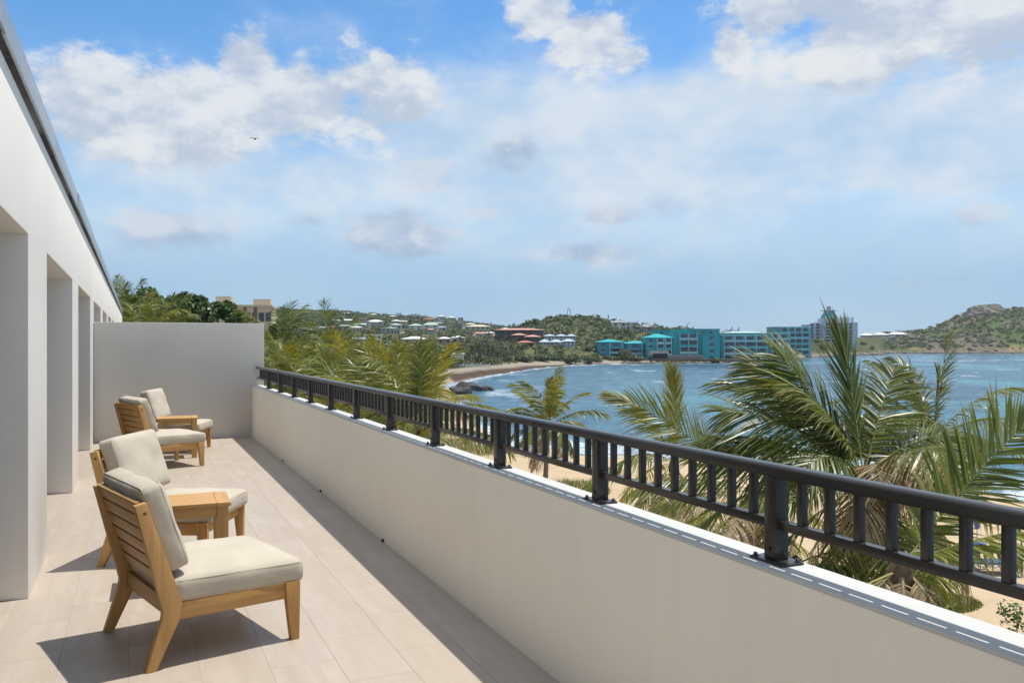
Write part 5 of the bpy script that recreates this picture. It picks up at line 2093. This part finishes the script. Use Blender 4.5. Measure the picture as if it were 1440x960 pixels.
# concrete path, lawn patch, small shrubs
F1 = ground_pt(1030, 748) or 31
pth = MB()
quad = [(1005, 742), (1062, 733), (1075, 752), (1010, 765)]
vs = []
for a, b in quad:
    q = wpt(a, b, 30)
    d = (q - Vector((0, 0, EYE)))
    k = (SEA + 1.24 - EYE) / d.z
    vs.append(Vector((0, 0, EYE)) + d * k)
b4 = [(v.x, v.y, SEA + 1.16) for v in vs] + [(v.x, v.y, SEA + 1.34) for v in vs]
pth.add(b4, [(0, 3, 2, 1), (4, 5, 6, 7), (0, 1, 5, 4), (1, 2, 6, 5), (2, 3, 7, 6), (3, 0, 4, 7)])
tag(pth.build('path_slab', plain('path_concrete', (.34, .33, .32), .9, .15, 1.5)), kind='structure')


def grass(name, label, px, py, rx, ry, n_, h, seed, mat):
    rs = np.random.RandomState(seed)
    F = ground_pt(px, py) or 24
    c = U_(px) * F
    a = rs.rand(n_) * 6.28
    r = np.sqrt(rs.rand(n_))
    R_c = c + np.cos(a) * r * rx
    F_c = F + np.sin(a) * r * ry
    z = terrain(R_c / F_c, F_c)
    th = rs.rand(n_) * 6.28
    hh = h * rs.uniform(.5, 1.3, n_)
    dx, dy = np.cos(th) * .012, np.sin(th) * .012
    lx, ly = rs.normal(size=n_) * h * .4 - h * .3, rs.normal(size=n_) * h * .4
    v = np.stack([np.stack([R_c - dx, F_c - dy, z - .02], 1), np.stack([R_c + dx, F_c + dy, z - .02], 1), np.stack([R_c + lx, F_c + ly, z + hh], 1)], 1).reshape(-1, 3)
    o = link(name, np_mesh(name, to_world_axes(v), None, mat, False, None, np.arange(len(v)).reshape(-1, 3)))
    return tag(o, label, 'grass', None, 'stuff')


M_GRASS = leaf_mat('grass', [(.09, .12, .02), (.13, .15, .025), (.19, .19, .04)], .3, .6)
grass('lawn_patch', 'small patch of green lawn on the sand below the railing', 1305, 846, 1.35, 1.1, 9000, .10, 4, M_GRASS)
grass('beach_grass', 'dry grass tufts on the sand near the palm trunks', 660, 630, 3.2, 5, 4200, .35, 5, M_GRASS)
grass('beach_grass', 'low creeping grass along the sand below the middle of the railing', 810, 690, 1.6, 2.5, 3000, .22, 6, M_GRASS)
for i, (px, py, F, w, h, lb) in enumerate([(1430, 868, 20, .55, .8, 'small grey-green shrub at the right edge below the railing'), (1419, 880, 19.5, .25, .35, 'tiny sprig beside the shrub at the right edge')]):
    rs = np.random.RandomState(500 + i)
    g = tz(U_(px), F)
    e = empty('shrub', rf(U_(px) * F, F, g), 0, lb, 'shrub')
    v = tuft(rs, 260, w, h * .7, .05)
    link('foliage', np_mesh('foliage', v + np.array([0, 0, h * .5]), quads_of(len(v)), M_GRAPE), e)
    MB().tube([(0, 0, -.1), (0, 0, h * .6)], [.02, .01], 5).build('stem', M_BARK2, e)

# ------------------------------------------------------------------ bird
bp = wpt(358, 195.5, 70)
be = empty('bird', bp, -YAW, 'small dark seabird gliding in front of the left cloud', 'bird')
M_BIRD = plain('bird_dark', (.05, .05, .055), .7)
bm_ = MB()
bm_.tube([(-.05, -.22, .0), (0, -.12, .01), (0, .05, .0), (0, .2, 0), (0, .34, .01)], [.012, .045, .06, .04, .008], 8)
bm_.build('body', M_BIRD, be, 0, True)
for s in (-1, 1):
    wv2 = []
    for t, sw_, z_, cd in ((0, 0, .02, .10), (.35, -.05, .07, .09), (.7, .02, .05, .06), (1, .14, .0, .01)):
        x = s * (.03 + t * .42)
        wv2 += [(x, sw_ - cd, z_ - s * .04 * t), (x, sw_ + cd, z_ - s * .04 * t), (x, sw_ + cd * .8, z_ + .012 - s * .04 * t), (x, sw_ - cd * .8, z_ + .012 - s * .04 * t)]
    m_ = MB()
    fs_ = []
    for i in range(3):
        for k in range(4):
            fs_.append((i * 4 + k, i * 4 + (k + 1) % 4, i * 4 + 4 + (k + 1) % 4, i * 4 + 4 + k))
    fs_ += [(3, 2, 1, 0), (12, 13, 14, 15)]
    m_.add(wv2, fs_).build('wing', M_BIRD, be)

# ------------------------------------------------------------------ the air over the bay
hz = MB().box(-8000, 8000, -8000, 8000, SEA - 3.5, 46).build('haze')
hm = bpy.data.materials.new('haze_air')
hm.use_nodes = True
hn = hm.node_tree
hn.nodes.clear()
ho = hn.nodes.new('ShaderNodeOutputMaterial')
hv = hn.nodes.new('ShaderNodeVolumePrincipled')
hv.inputs['Color'].default_value = (.80, .90, 1.0, 1)
hv.inputs['Density'].default_value = .00011
hv.inputs['Anisotropy'].default_value = .2
S.cycles.volume_bounces = 0
hn.links.new(hv.outputs[0], ho.inputs['Volume'])
hz.data.materials.append(hm)
tag(hz, 'thin pale sea haze over the bay', 'haze', None, 'stuff')
